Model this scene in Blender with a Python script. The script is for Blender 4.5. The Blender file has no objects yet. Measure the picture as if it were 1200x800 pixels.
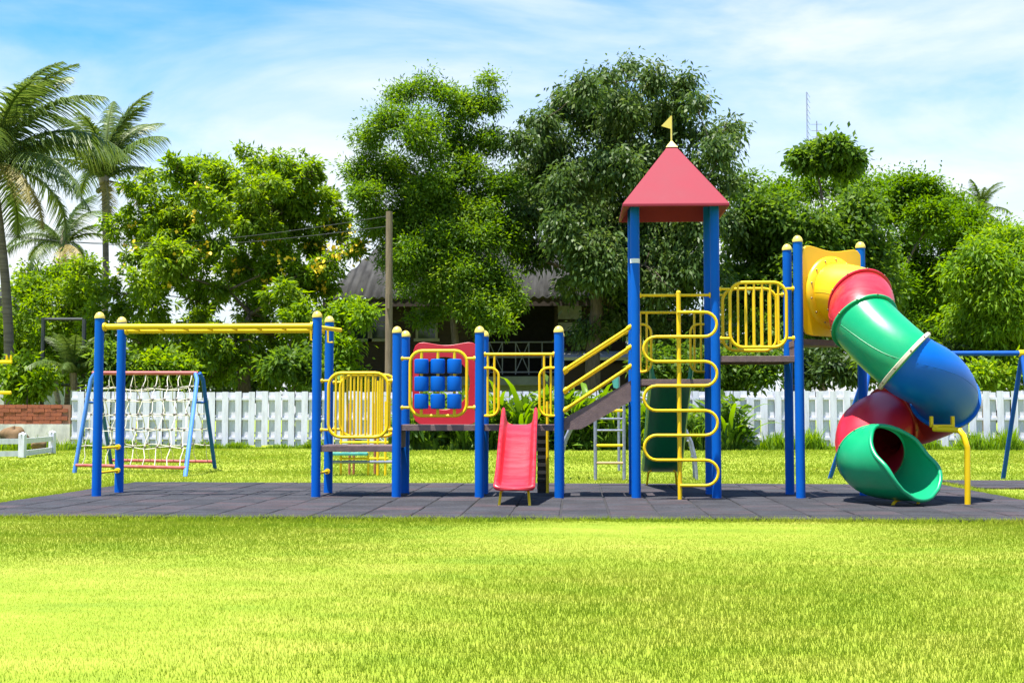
import bpy, math, random
import numpy as np
from mathutils import Vector, Matrix
random.seed(7)
rng = np.random.default_rng(11)
S = bpy.context.scene
COL = S.collection
R = math.radians
PI = math.pi

# ------------------------------------------------------------------ camera
F, HZ, CH = 1504.0, 487.0, 1.02          # focal length in photo pixels, horizon row, eye height
YAW = math.atan(75 / F); PITCH = math.atan((HZ - 400) / F)
cam = bpy.data.cameras.new('camera'); camo = bpy.data.objects.new('camera', cam); COL.objects.link(camo)
cam.sensor_width = 36; cam.lens = F / 1200 * 36; cam.clip_start = 0.1; cam.clip_end = 2000
camo.location = (0, 0, CH); camo.rotation_euler = (PI / 2 + PITCH, 0, YAW)
S.camera = camo
CM = camo.rotation_euler.to_matrix()

def at(px, py, Y):
    """world point on the plane y=Y seen at photo pixel (px,py)"""
    d = CM @ Vector(((px - 600) / F, (400 - py) / F, -1))
    k = Y / d.y
    return Vector((d.x * k, Y, CH + d.z * k))

def ground(px, py):
    d = CM @ Vector(((px - 600) / F, (400 - py) / F, -1))
    k = -CH / d.z
    return Vector((d.x * k, d.y * k, 0))

def X(px, Y, py=470): return at(px, py, Y).x
def Zat(py, Y, px=600): return at(px, py, Y).z

# ------------------------------------------------------------------ world, sun, exposure
SUN_DIR = Vector((.17, .17, -1)).normalized()
el = math.asin(-SUN_DIR.z); az = math.atan2(-SUN_DIR.x, -SUN_DIR.y)
W = bpy.data.worlds.new('World'); S.world = W; W.use_nodes = True
nt = W.node_tree; nt.nodes.clear()
def wn(t, **k):
    n = nt.nodes.new(t)
    for a, b in k.items(): setattr(n, a, b)
    return n
def L(a, b): nt.links.new(a, b)
out = wn('ShaderNodeOutputWorld'); bg = wn('ShaderNodeBackground'); L(bg.outputs[0], out.inputs[0])
bg.inputs[1].default_value = 0.145
sky = wn('ShaderNodeTexSky', sky_type='NISHITA', sun_disc=False, sun_elevation=el, sun_rotation=az, air_density=1.0, dust_density=.6, ozone_density=1.6)
tc = wn('ShaderNodeTexCoord')
sep = wn('ShaderNodeSeparateXYZ'); L(tc.outputs['Generated'], sep.inputs[0])
hs = wn('ShaderNodeHueSaturation'); hs.inputs['Saturation'].default_value = 1.5; hs.inputs['Hue'].default_value = .505; hs.inputs['Value'].default_value = .54; L(sky.outputs[0], hs.inputs['Color'])
mp = wn('ShaderNodeMapping'); mp.inputs['Scale'].default_value = (2.6, 2.6, 10.0); mp.inputs['Location'].default_value = (1.7, .3, .2); mp.inputs['Rotation'].default_value = (0, R(-9), 0)
L(tc.outputs['Generated'], mp.inputs[0])
n1 = wn('ShaderNodeTexNoise'); n1.inputs['Scale'].default_value = 1.0; n1.inputs['Detail'].default_value = 9; n1.inputs['Roughness'].default_value = .56; n1.inputs['Distortion'].default_value = .5
L(mp.outputs[0], n1.inputs['Vector'])
# thinner cloud higher up, thick haze of cloud near the horizon
mr = wn('ShaderNodeMapRange'); mr.inputs[1].default_value = .10; mr.inputs[2].default_value = .34; mr.inputs[3].default_value = .34; mr.inputs[4].default_value = -.07
L(sep.outputs['Z'], mr.inputs[0])
ad = wn('ShaderNodeMath', operation='ADD'); L(n1.outputs['Fac'], ad.inputs[0]); L(mr.outputs[0], ad.inputs[1])
cr = wn('ShaderNodeMapRange', interpolation_type='SMOOTHSTEP'); cr.inputs[1].default_value = .27; cr.inputs[2].default_value = .80; cr.inputs[4].default_value = .97
L(ad.outputs[0], cr.inputs[0])
mx = wn('ShaderNodeMix', data_type='RGBA'); L(cr.outputs[0], mx.inputs[0]); L(hs.outputs[0], mx.inputs[6]); 
n5 = wn('ShaderNodeTexNoise'); n5.inputs['Scale'].default_value = 1.7; n5.inputs['Detail'].default_value = 7; L(mp.outputs[0], n5.inputs['Vector'])
cc_ = wn('ShaderNodeValToRGB'); cc_.color_ramp.elements[0].position = .36; cc_.color_ramp.elements[0].color = (1.45, 1.75, 2.0, 1); cc_.color_ramp.elements[1].position = .6; cc_.color_ramp.elements[1].color = (1.98, 2.04, 2.1, 1)
L(n5.outputs['Fac'], cc_.inputs[0]); L(cc_.outputs[0], mx.inputs[7])
L(mx.outputs[2], bg.inputs[0])

sl = bpy.data.lights.new('sun', 'SUN'); sl.energy = 3.5; sl.angle = R(.5); sl.color = (1, .95, .86)
so = bpy.data.objects.new('sun', sl); COL.objects.link(so); so.rotation_euler = SUN_DIR.to_track_quat('-Z', 'Y').to_euler(); so.location = (0, 0, 30)
S.view_settings.view_transform = 'Standard'; S.view_settings.look = 'None'; S.view_settings.gamma = 1; S.view_settings.use_curve_mapping = False
S.view_settings.exposure = 1.95
S.render.engine = 'CYCLES'
S.cycles.max_bounces = 8; S.cycles.transparent_max_bounces = 8

# ------------------------------------------------------------------ materials
def lin(r, g, b, k=1):
    f = lambda v: (v / 12.92 if v <= .04045 else ((v + .055) / 1.055) ** 2.4)
    return (f(r / 255) * k, f(g / 255) * k, f(b / 255) * k, 1)

class MatB:
    def __init__(s, name):
        s.m = bpy.data.materials.new(name); s.m.use_nodes = True; s.t = s.m.node_tree
        s.b = s.t.nodes['Principled BSDF']; s.o = s.t.nodes['Material Output']
    def n(s, t, **k):
        n = s.t.nodes.new(t)
        for a, b in k.items(): setattr(n, a, b)
        return n
    def l(s, a, b): s.t.links.new(a, b)

def paint(name, col, col2=None, rough=.4, scale=6, bump=.0, bscale=40, coat=0, spec=.5, lo=.35, hi=.7, vec='pos', stretch=None, metal=0):
    """principled with a noise-blended second colour (wear, fading, dust) and fine relief"""
    M = MatB(name); b = M.b
    b.inputs['Roughness'].default_value = rough; b.inputs['Coat Weight'].default_value = coat
    b.inputs['Specular IOR Level'].default_value = spec; b.inputs['Metallic'].default_value = metal
    g = M.n('ShaderNodeNewGeometry'); v = g.outputs['Position']
    if stretch:
        mp = M.n('ShaderNodeMapping'); mp.inputs['Scale'].default_value = stretch; M.l(v, mp.inputs[0]); v = mp.outputs[0]
    if col2 is None: col2 = tuple(min(1, c * .8) for c in col[:3]) + (1,)
    nz = M.n('ShaderNodeTexNoise'); nz.inputs['Scale'].default_value = scale; nz.inputs['Detail'].default_value = 6; nz.inputs['Roughness'].default_value = .6
    M.l(v, nz.inputs['Vector'])
    rp = M.n('ShaderNodeMapRange'); rp.inputs[1].default_value = lo; rp.inputs[2].default_value = hi; M.l(nz.outputs['Fac'], rp.inputs[0])
    mx = M.n('ShaderNodeMix', data_type='RGBA'); mx.inputs[6].default_value = col; mx.inputs[7].default_value = col2
    M.l(rp.outputs[0], mx.inputs[0]); M.l(mx.outputs[2], b.inputs['Base Color'])
    rr = M.n('ShaderNodeMapRange'); rr.inputs[3].default_value = max(0, rough - .08); rr.inputs[4].default_value = min(1, rough + .15); M.l(nz.outputs['Fac'], rr.inputs[0]); M.l(rr.outputs[0], b.inputs['Roughness'])
    if bump:
        n2 = M.n('ShaderNodeTexNoise'); n2.inputs['Scale'].default_value = bscale; n2.inputs['Detail'].default_value = 4; M.l(v, n2.inputs['Vector'])
        bp = M.n('ShaderNodeBump'); bp.inputs['Strength'].default_value = bump; bp.inputs['Distance'].default_value = .02
        M.l(n2.outputs['Fac'], bp.inputs['Height']); M.l(bp.outputs[0], b.inputs['Normal'])
    return M.m

def leafmat(name, c1, c2, c3=None, trans=.45, rough=.5, spec=.35):
    """leaf: colour differs leaf by leaf and by broad patches; light passes through"""
    M = MatB(name); b = M.b
    g = M.n('ShaderNodeNewGeometry')
    nz = M.n('ShaderNodeTexNoise'); nz.inputs['Scale'].default_value = .55; nz.inputs['Detail'].default_value = 3; M.l(g.outputs['Position'], nz.inputs['Vector'])
    a = M.n('ShaderNodeMath', operation='MULTIPLY_ADD'); M.l(nz.outputs['Fac'], a.inputs[0]); a.inputs[1].default_value = .9; 
    b2 = M.n('ShaderNodeMath', operation='MULTIPLY'); M.l(g.outputs['Random Per Island'], b2.inputs[0]); b2.inputs[1].default_value = .62
    M.l(b2.outputs[0], a.inputs[2])
    s = M.n('ShaderNodeMath', operation='SUBTRACT'); M.l(a.outputs[0], s.inputs[0]); s.inputs[1].default_value = .25
    r = M.n('ShaderNodeValToRGB'); M.l(s.outputs[0], r.inputs[0])
    r.color_ramp.elements[0].color = c1; r.color_ramp.elements[0].position = .1
    r.color_ramp.elements[1].color = c2; r.color_ramp.elements[1].position = .75
    if c3:
        e = r.color_ramp.elements.new(.97); e.color = c3
    M.l(r.outputs[0], b.inputs['Base Color']); b.inputs['Roughness'].default_value = rough; b.inputs['Specular IOR Level'].default_value = spec
    tr = M.n('ShaderNodeBsdfTranslucent'); 
    hv = M.n('ShaderNodeHueSaturation'); hv.inputs['Hue'].default_value = .485; hv.inputs['Saturation'].default_value = 1.1; hv.inputs['Value'].default_value = 1.25; M.l(r.outputs[0], hv.inputs['Color']); M.l(hv.outputs[0], tr.inputs[0])
    ms = M.n('ShaderNodeMixShader'); ms.inputs[0].default_value = trans
    M.l(b.outputs[0], ms.inputs[1]); M.l(tr.outputs[0], ms.inputs[2]); M.l(ms.outputs[0], M.o.inputs[0])
    return M.m

def grassmat(name, blades):
    M = MatB(name); b = M.b
    g = M.n('ShaderNodeNewGeometry')
    mp = M.n('ShaderNodeMapping'); mp.inputs['Scale'].default_value = (1.0, 2.1, 1); M.l(g.outputs['Position'], mp.inputs[0])
    nz = M.n('ShaderNodeTexNoise'); nz.inputs['Scale'].default_value = 1.0; nz.inputs['Detail'].default_value = 5; nz.inputs['Roughness'].default_value = .62; M.l(mp.outputs[0], nz.inputs['Vector'])
    n2 = M.n('ShaderNodeTexNoise'); n2.inputs['Scale'].default_value = .22; n2.inputs['Detail'].default_value = 3; M.l(mp.outputs[0], n2.inputs['Vector'])
    h = M.n('ShaderNodeMath', operation='MULTIPLY_ADD'); M.l(n2.outputs['Fac'], h.inputs[0]); h.inputs[1].default_value = .45; h.inputs[2].default_value = .255
    a = M.n('ShaderNodeMath', operation='ADD'); M.l(nz.outputs['Fac'], a.inputs[0]); M.l(h.outputs[0], a.inputs[1])
    fac = a.outputs[0]
    if blades:
        c = M.n('ShaderNodeMath', operation='MULTIPLY_ADD'); M.l(g.outputs['Random Per Island'], c.inputs[0]); c.inputs[1].default_value = .18; M.l(fac, c.inputs[2])
        d = M.n('ShaderNodeMath', operation='SUBTRACT'); M.l(c.outputs[0], d.inputs[0]); d.inputs[1].default_value = .09; fac = d.outputs[0]
    else:
        n3 = M.n('ShaderNodeTexNoise'); n3.inputs['Scale'].default_value = 60; n3.inputs['Detail'].default_value = 3; M.l(g.outputs['Position'], n3.inputs['Vector'])
        c = M.n('ShaderNodeMath', operation='MULTIPLY_ADD'); M.l(n3.outputs['Fac'], c.inputs[0]); c.inputs[1].default_value = .3; M.l(fac, c.inputs[2])
        d = M.n('ShaderNodeMath', operation='SUBTRACT'); M.l(c.outputs[0], d.inputs[0]); d.inputs[1].default_value = .15; fac = d.outputs[0]
    r = M.n('ShaderNodeValToRGB'); M.l(fac, r.inputs[0])
    mpd = M.n('ShaderNodeMapRange'); mpd.inputs[1].default_value = .60; mpd.inputs[2].default_value = 1.38; M.l(fac, mpd.inputs[0]); M.l(mpd.outputs[0], r.inputs[0])
    e = r.color_ramp.elements; e[0].position = 0; e[0].color = (.125, .225, .008, 1); e[1].position = .40; e[1].color = (.215, .295, .013, 1)
    q = e.new(.72); q.color = (.285, .33, .03, 1); q = e.new(1); q.color = (.35, .345, .07, 1)
    if not blades:      # ground ramp toned down from the blade colours
        for el_ in r.color_ramp.elements: el_.color = (el_.color[0] * .86, el_.color[1] * .82, el_.color[2] * 1.0, 1)
    M.l(r.outputs[0], b.inputs['Base Color']); b.inputs['Roughness'].default_value = .75; b.inputs['Specular IOR Level'].default_value = .2
    if blades:
        tr = M.n('ShaderNodeBsdfTranslucent'); M.l(r.outputs[0], tr.inputs[0])
        ms = M.n('ShaderNodeMixShader'); ms.inputs[0].default_value = .5; M.l(b.outputs[0], ms.inputs[1]); M.l(tr.outputs[0], ms.inputs[2]); M.l(ms.outputs[0], M.o.inputs[0])
    return M.m

def tilemat(name):
    M = MatB(name); b = M.b
    g = M.n('ShaderNodeNewGeometry'); oi = M.n('ShaderNodeObjectInfo')
    n1 = M.n('ShaderNodeTexNoise'); n1.inputs['Scale'].default_value = 2.2; n1.inputs['Detail'].default_value = 6; M.l(g.outputs['Position'], n1.inputs['Vector'])
    r1 = M.n('ShaderNodeValToRGB'); M.l(n1.outputs['Fac'], r1.inputs[0]); e = r1.color_ramp.elements
    e[0].position = .3; e[0].color = lin(40, 40, 44); e[1].position = .7; e[1].color = lin(55, 56, 61)
    # crumb speckle
    v = M.n('ShaderNodeTexVoronoi'); v.inputs['Scale'].default_value = 90; M.l(g.outputs['Position'], v.inputs['Vector'])
    hs = M.n('ShaderNodeSeparateColor'); M.l(v.outputs['Color'], hs.inputs[0])
    mr = M.n('ShaderNodeMapRange'); mr.inputs[3].default_value = .62; mr.inputs[4].default_value = 1.45; M.l(hs.outputs[0], mr.inputs[0])
    mu = M.n('ShaderNodeMix', data_type='RGBA', blend_type='MULTIPLY'); mu.inputs[0].default_value = 1; M.l(r1.outputs[0], mu.inputs[6]); M.l(mr.outputs[0], mu.inputs[7])
    # faded reddish wear, different on every tile
    n2 = M.n('ShaderNodeTexNoise'); n2.inputs['Scale'].default_value = 1.3; n2.inputs['Detail'].default_value = 8; n2.inputs['Roughness'].default_value = .75
    mp = M.n('ShaderNodeMapping'); mp.inputs['Scale'].default_value = (1, 3, 1); M.l(g.outputs['Position'], mp.inputs[0]); M.l(mp.outputs[0], n2.inputs['Vector'])
    ad = M.n('ShaderNodeMath', operation='MULTIPLY_ADD'); M.l(oi.outputs['Random'], ad.inputs[0]); ad.inputs[1].default_value = .16; M.l(n2.outputs['Fac'], ad.inputs[2])
    m2 = M.n('ShaderNodeMapRange'); m2.inputs[1].default_value = .58; m2.inputs[2].default_value = .8; m2.inputs[4].default_value = .5; M.l(ad.outputs[0], m2.inputs[0])
    mx = M.n('ShaderNodeMix', data_type='RGBA'); M.l(m2.outputs[0], mx.inputs[0]); M.l(mu.outputs[2], mx.inputs[6]); mx.inputs[7].default_value = lin(80, 56, 57)
    md = M.n('ShaderNodeMapRange'); md.inputs[3].default_value = .86; md.inputs[4].default_value = 1.12; M.l(oi.outputs['Random'], md.inputs[0])
    m3 = M.n('ShaderNodeMix', data_type='RGBA', blend_type='MULTIPLY'); m3.inputs[0].default_value = 1; M.l(mx.outputs[2], m3.inputs[6]); M.l(md.outputs[0], m3.inputs[7])
    M.l(m3.outputs[2], b.inputs['Base Color']); b.inputs['Roughness'].default_value = .85; b.inputs['Specular IOR Level'].default_value = .25
    bp = M.n('ShaderNodeBump'); bp.inputs['Strength'].default_value = .5; bp.inputs['Distance'].default_value = .006; M.l(hs.outputs[0], bp.inputs['Height']); M.l(bp.outputs[0], b.inputs['Normal'])
    return M.m

MT = {}
MT['blue'] = paint('blue_paint', (0.0, .092, .44, 1), (.0, .104, .48, 1), rough=.5, scale=3, spec=.12)
MT['yellow'] = paint('yellow_paint', (.74, .48, .003, 1), (.76, .51, .01, 1), rough=.4, scale=4, spec=.25)
MT['capyellow'] = paint('yellow_cap', (.62, .47, .06, 1), (.66, .54, .14, 1), rough=.4)
MT['tubeyellow'] = paint('yellow_plastic', (.80, .45, .001, 1), (.80, .48, .004, 1), rough=.33, scale=2, bump=.05, bscale=9)
MT['red'] = paint('red_plastic', (.46, .009, .025, 1), (.50, .018, .038, 1), rough=.33, scale=2.5, bump=.05, bscale=9)
MT['fadedred'] = paint('faded_red_plastic', (.45, .007, .016, 1), (.50, .03, .045, 1), rough=.33, scale=3, stretch=(.8, 4, 4), bump=.05, bscale=9)
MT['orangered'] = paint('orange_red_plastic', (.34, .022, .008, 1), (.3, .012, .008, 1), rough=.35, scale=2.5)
MT['roofred'] = paint('roof_red', (.21, .021, .038, 1), (.235, .028, .046, 1), spec=.15, rough=.6, scale=3)
MT['green'] = paint('green_plastic', (.003, .27, .105, 1), (.008, .31, .13, 1), rough=.28, scale=2, bump=.05, bscale=8)
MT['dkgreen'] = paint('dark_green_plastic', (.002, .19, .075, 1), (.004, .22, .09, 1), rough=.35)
MT['tubeblue'] = paint('blue_plastic', (.0, .095, .44, 1), (.0, .11, .47, 1), spec=.25, rough=.36, scale=2, bump=.05, bscale=8)
MT['cream'] = paint('cream_plastic', (.62, .56, .42, 1), (.5, .44, .32, 1), rough=.5)
MT['deck'] = paint('deck_coating', lin(92, 74, 74), lin(112, 92, 90), rough=.7, scale=12, bump=.3, bscale=120)
MT['darkrubber'] = paint('dark_rubber', (.012, .012, .013, 1), (.03, .028, .028, 1), rough=.8)
MT['bolt'] = paint('bolt_metal', (.16, .12, .06, 1), (.3, .25, .15, 1), rough=.4, metal=.6)
MT['steel'] = paint('grey_steel', lin(128, 134, 158), lin(100, 104, 120), rough=.4, scale=20)
MT['white'] = paint('white_paint', (.60, .605, .70, 1), (.40, .40, .44, 1), rough=.6, scale=3, lo=.42, hi=.85, stretch=(4, 4, .7), bump=.1, bscale=20)
MT['rope'] = paint('rope', (.66, .62, .54, 1), (.5, .46, .38, 1), rough=.9, scale=40, bump=.5, bscale=150)
MT['knot'] = paint('knot', (.12, .10, .09, 1), (.2, .17, .15, 1), rough=.8)
MT['ltblue'] = paint('light_blue_paint', lin(62, 112, 196), lin(80, 128, 204), spec=.2, rough=.55, scale=5)
MT['midblue'] = paint('mid_blue_paint', lin(10, 72, 158), lin(16, 82, 164), spec=.2, rough=.55, scale=5)
MT['pinkred'] = paint('worn_red_paint', lin(150, 62, 60), lin(170, 100, 94), rough=.6, scale=9)
MT['brownred'] = paint('brown_red_paint', lin(150, 86, 60), lin(170, 110, 80), rough=.6)
MT['teal'] = paint('teal_paint', lin(44, 130, 128), lin(84, 158, 150), rough=.5)
MT['tan'] = paint('tan_wood', lin(176, 150, 110), lin(150, 128, 96), rough=.7, stretch=(1, 1, 8))
MT['tile'] = tilemat('rubber_tile')
MT['grass_ground'] = grassmat('lawn_ground', False)
MT['grass'] = grassmat('grass_blades', True)
MT['brick'] = paint('brick', lin(160, 88, 58), lin(128, 72, 52), rough=.85, scale=5, bump=.4, bscale=60)
MT['mortar'] = paint('mortar', lin(150, 110, 88), rough=.9)
MT['plaster'] = paint('plaster', lin(206, 204, 196), lin(160, 160, 156), rough=.9, scale=2, stretch=(2, 2, 1))
MT['stone'] = paint('boulder_stone', lin(118, 92, 60), lin(84, 66, 46), rough=.9, scale=2.5, bump=.6, bscale=8)
MT['blackmetal'] = paint('black_metal', (.02, .024, .026, 1), (.04, .045, .05, 1), rough=.5)
MT['polewood'] = paint('pole_wood', lin(126, 110, 90), lin(98, 84, 68), rough=.9, scale=4, stretch=(6, 6, .5), bump=.4, bscale=30)
MT['darkwood'] = paint('dark_wood', lin(46, 36, 32), lin(58, 47, 42), rough=.8, scale=3, stretch=(1, 1, 6))
MT['roofing'] = paint('corrugated_sheet', lin(66, 66, 65), lin(44, 44, 44), rough=.9, spec=.2, scale=1.2, stretch=(3, .6, 1), bump=.2, bscale=12)
MT['concrete'] = paint('concrete', lin(122, 132, 136), lin(100, 108, 110), rough=.9, scale=1.5)
MT['palewall'] = paint('pale_board', lin(178, 180, 178), lin(150, 150, 150), rough=.8)
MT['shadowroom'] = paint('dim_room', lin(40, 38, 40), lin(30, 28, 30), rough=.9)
MT['frame'] = paint('window_frame', lin(140, 140, 130), rough=.7)
g_ = MatB('window_glass'); g_.b.inputs['Base Color'].default_value = (.02, .03, .035, 1); g_.b.inputs['Roughness'].default_value = .08; MT['glass'] = g_.m
MT['bark'] = paint('bark', lin(92, 80, 68), lin(62, 54, 46), rough=.95, scale=5, stretch=(3, 3, .8), bump=.6, bscale=14)
MT['palebark'] = paint('pale_bark', lin(150, 138, 122), lin(112, 100, 88), rough=.95, scale=5, stretch=(3, 3, .8), bump=.5, bscale=14)
MT['palmbark'] = paint('palm_bark', lin(112, 102, 92), lin(76, 68, 60), rough=.95, scale=2, stretch=(.5, .5, 7), bump=.5, bscale=6)
MT['tape'] = paint('white_tape', (.75, .76, .76, 1), rough=.5)
MT['flower'] = paint('yellow_flower', (.80, .52, .01, 1), (.85, .62, .05, 1), rough=.6)
MT['l_bright'] = leafmat('leaf_bright', (.09, .19, .012, 1), (.19, .305, .022, 1), (0.28, 0.36, 0.045, 1), trans=0.62)
MT['l_feather'] = leafmat('leaf_feathery', (0.055, 0.14, 0.012, 1), (0.14, 0.25, 0.022, 1), (0.22, 0.31, 0.05, 1), trans=0.6)
MT['l_dark'] = leafmat('leaf_glossy', (0.036, 0.08, 0.016, 1), (.092, .155, .032, 1), (.18, .22, .07, 1), trans=0.45, rough=.48, spec=.3)
MT['l_mid'] = leafmat('leaf_mid', (0.045, 0.11, 0.014, 1), (0.115, 0.205, 0.024, 1), (0.18, 0.28, 0.045, 1), trans=0.56, spec=.25)
MT['l_rain'] = leafmat('leaf_rain_tree', (0.045, 0.12, 0.01, 1), (0.11, 0.215, 0.016, 1), (0.17, 0.27, 0.03, 1), trans=0.56, spec=.2)
MT['l_lime'] = leafmat('leaf_lime', (0.1, 0.22, 0.012, 1), (0.2, 0.33, 0.022, 1), (0.29, 0.39, 0.05, 1), trans=0.58, spec=.25)
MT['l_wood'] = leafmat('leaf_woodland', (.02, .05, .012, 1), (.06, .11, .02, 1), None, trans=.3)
MT['l_palm'] = leafmat('palm_leaflet', (0.05, 0.1, 0.02, 1), (0.13, 0.19, 0.04, 1), (0.2, 0.24, 0.06, 1), trans=.4, rough=.45, spec=.4)
MT['l_dry'] = leafmat('palm_dry', (0.16, 0.14, 0.04, 1), (0.28, 0.24, 0.07, 1), (0.36, 0.29, 0.11, 1), trans=.35)
MT['l_plant'] = leafmat('leaf_plant', (0.06, 0.16, 0.01, 1), (0.17, 0.29, 0.022, 1), (0.3, 0.38, 0.05, 1), trans=.45, rough=.4, spec=.35)

# ------------------------------------------------------------------ mesh helpers
class MB:
    def __init__(s): s.v = []; s.f = []
    def box(s, c, d, rot=None):
        o = len(s.v)
        for sx in (-.5, .5):
            for sy in (-.5, .5):
                for sz in (-.5, .5):
                    p = Vector((sx * d[0], sy * d[1], sz * d[2]))
                    if rot is not None: p = rot @ p
                    s.v.append(Vector(c) + p)
        for q in ((0, 1, 3, 2), (4, 6, 7, 5), (0, 4, 5, 1), (2, 3, 7, 6), (0, 2, 6, 4), (1, 5, 7, 3)): s.f.append([o + i for i in q])
        return s
    def tube(s, pts, r, n=10, closed=False, cap=True, ends=None):
        pts = [Vector(p) for p in pts]; N = len(pts)
        rr = r if isinstance(r, (list, tuple)) else [r] * N
        o = len(s.v); up = None
        for i, p in enumerate(pts):
            a = pts[(i - 1) % N] if (closed or i > 0) else p; b = pts[(i + 1) % N] if (closed or i < N - 1) else p
            t = (b - a).normalized()
            if up is None:
                up = Vector((0, 0, 1)) if abs(t.z) < .9 else Vector((1, 0, 0))
            u = (up - t * up.dot(t))
            u = u.normalized() if u.length > 1e-6 else t.orthogonal().normalized()
            w = t.cross(u); up = u
            for k in range(n):
                A = 2 * PI * k / n; s.v.append(p + (u * math.cos(A) + w * math.sin(A)) * rr[i])
        M = N if closed else N - 1
        for i in range(M):
            for k in range(n):
                a = o + i * n; b = o + ((i + 1) % N) * n; s.f.append([a + k, a + (k + 1) % n, b + (k + 1) % n, b + k])
        if cap and not closed:
            s.f.append([o + k for k in range(n)][::-1]); s.f.append([o + (N - 1) * n + k for k in range(n)])
        return s
    def lathe(s, c, prof, n=16, axis=None):
        """prof: (radius, height) list, about axis at c"""
        o = len(s.v); c = Vector(c)
        Rm = Vector((0, 0, 1)).rotation_difference(Vector(axis)).to_matrix() if axis is not None else Matrix.Identity(3)
        for (r, h) in prof:
            for k in range(n):
                A = 2 * PI * k / n; s.v.append(c + Rm @ Vector((r * math.cos(A), r * math.sin(A), h)))
        for i in range(len(prof) - 1):
            for k in range(n): s.f.append([o + i * n + k, o + i * n + (k + 1) % n, o + (i + 1) * n + (k + 1) % n, o + (i + 1) * n + k])
        s.f.append([o + k for k in range(n)][::-1]); s.f.append([o + (len(prof) - 1) * n + k for k in range(n)])
        return s
    def prism(s, poly, d):
        """extrude a polygon (list of points) by vector d"""
        o = len(s.v); n = len(poly); d = Vector(d)
        s.v += [Vector(p) for p in poly] + [Vector(p) + d for p in poly]
        s.f.append(list(range(o, o + n))); s.f.append(list(range(o + 2 * n - 1, o + n - 1, -1)))
        for i in range(n): s.f.append([o + i, o + n + i, o + n + (i + 1) % n, o + (i + 1) % n])
        return s
    def grid(s, rows, closed=False):
        o = len(s.v); n = len(rows[0])
        for r in rows: s.v += [Vector(p) for p in r]
        for i in range(len(rows) - 1):
            for k in range(n if closed else n - 1):
                s.f.append([o + i * n + k, o + i * n + (k + 1) % n, o + (i + 1) * n + (k + 1) % n, o + (i + 1) * n + k])
        return s
    def mesh(s, name, mat, origin=(0, 0, 0), smooth=True):
        o = Vector(origin); me = bpy.data.meshes.new(name)
        me.from_pydata([tuple(p - o) for p in s.v], [], s.f); me.materials.append(mat)
        if smooth:
            me.polygons.foreach_set('use_smooth', [True] * len(me.polygons))
            me.set_sharp_from_angle(angle=R(40))
        return me
    def build(s, name, mat, parent=None, smooth=True, bevel=0, label=None):
        org = root_loc(parent)
        ob = bpy.data.objects.new(name, s.mesh(name, mat, org, smooth)); COL.objects.link(ob)
        if parent is not None: ob.parent = parent
        if bevel:
            m = ob.modifiers.new('bevel', 'BEVEL'); m.width = bevel; m.segments = 2; m.limit_method = 'ANGLE'
        if label: ob['label'] = label
        return ob

def root_loc(p):
    if p is None: return Vector((0, 0, 0))
    l = Vector(p.location)
    while p.parent: p = p.parent; l += Vector(p.location)
    return l

def tag(o, label, cat=None, group=None, kind=None):
    o['label'] = label
    if cat: o['category'] = cat
    if group: o['group'] = group
    if kind: o['kind'] = kind
    return o

def thing(name, loc, label, cat, group=None, kind=None):
    o = bpy.data.objects.new(name, None); COL.objects.link(o); o.location = loc; o.empty_display_size = .1
    return tag(o, label, cat, group, kind)

def link(name, me, parent, loc=(0, 0, 0), rot=None, scale=None):
    o = bpy.data.objects.new(name, me); COL.objects.link(o); o.parent = parent
    o.location = Vector(loc) - root_loc(parent)
    if rot is not None: o.rotation_euler = rot
    if scale is not None: o.scale = scale
    return o

def npmesh(name, V, nper, mat):
    """mesh of separate faces; V (n*nper,3)"""
    n = len(V) // nper; me = bpy.data.meshes.new(name)
    me.vertices.add(len(V)); me.vertices.foreach_set('co', V.astype(np.float32).ravel())
    me.loops.add(len(V)); me.loops.foreach_set('vertex_index', np.arange(len(V), dtype=np.int32))
    me.polygons.add(n); me.polygons.foreach_set('loop_start', np.arange(0, n * nper, nper, dtype=np.int32))
    me.update(calc_edges=True); me.validate(); me.materials.append(mat)
    return me

def stripmesh(name, rows, mat):
    """rows (n, k, 2, 3): n separate strips of k cross edges"""
    n, k = rows.shape[:2]; V = rows.reshape(-1, 3)
    base = (np.arange(n) * k * 2)[:, None]
    fs = []
    for i in range(k - 1): fs.append(np.stack([base[:, 0] + 2 * i, base[:, 0] + 2 * i + 1, base[:, 0] + 2 * i + 3, base[:, 0] + 2 * i + 2], 1))
    Fq = np.concatenate(fs); me = bpy.data.meshes.new(name)
    me.vertices.add(len(V)); me.vertices.foreach_set('co', V.astype(np.float32).ravel())
    me.loops.add(Fq.size); me.loops.foreach_set('vertex_index', Fq.astype(np.int32).ravel())
    me.polygons.add(len(Fq)); me.polygons.foreach_set('loop_start', np.arange(0, Fq.size, 4, dtype=np.int32))
    me.update(calc_edges=True); me.materials.append(mat)
    return me

def unit(a): return a / np.maximum(np.linalg.norm(a, axis=-1, keepdims=True), 1e-9)

def leaves(P, D, Ln, Wd, fold=.25, upbias=.8):
    """diamond leaves at P along D; returns (n*4,3)"""
    n = len(P)
    up = unit(rng.normal(size=(n, 3)) * .6 + np.array([0, 0, upbias]))
    side = unit(np.cross(D, up)); nr = np.cross(side, D)
    Ln = Ln[:, None]; Wd = Wd[:, None]
    m = P + D * Ln * .45 + nr * Ln * .06
    return np.stack([P, m + side * Wd * .5 , P + D * Ln - np.array([0, 0, 1]) * Ln * .1, m - side * Wd * .5], 1).reshape(-1, 3)

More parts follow.
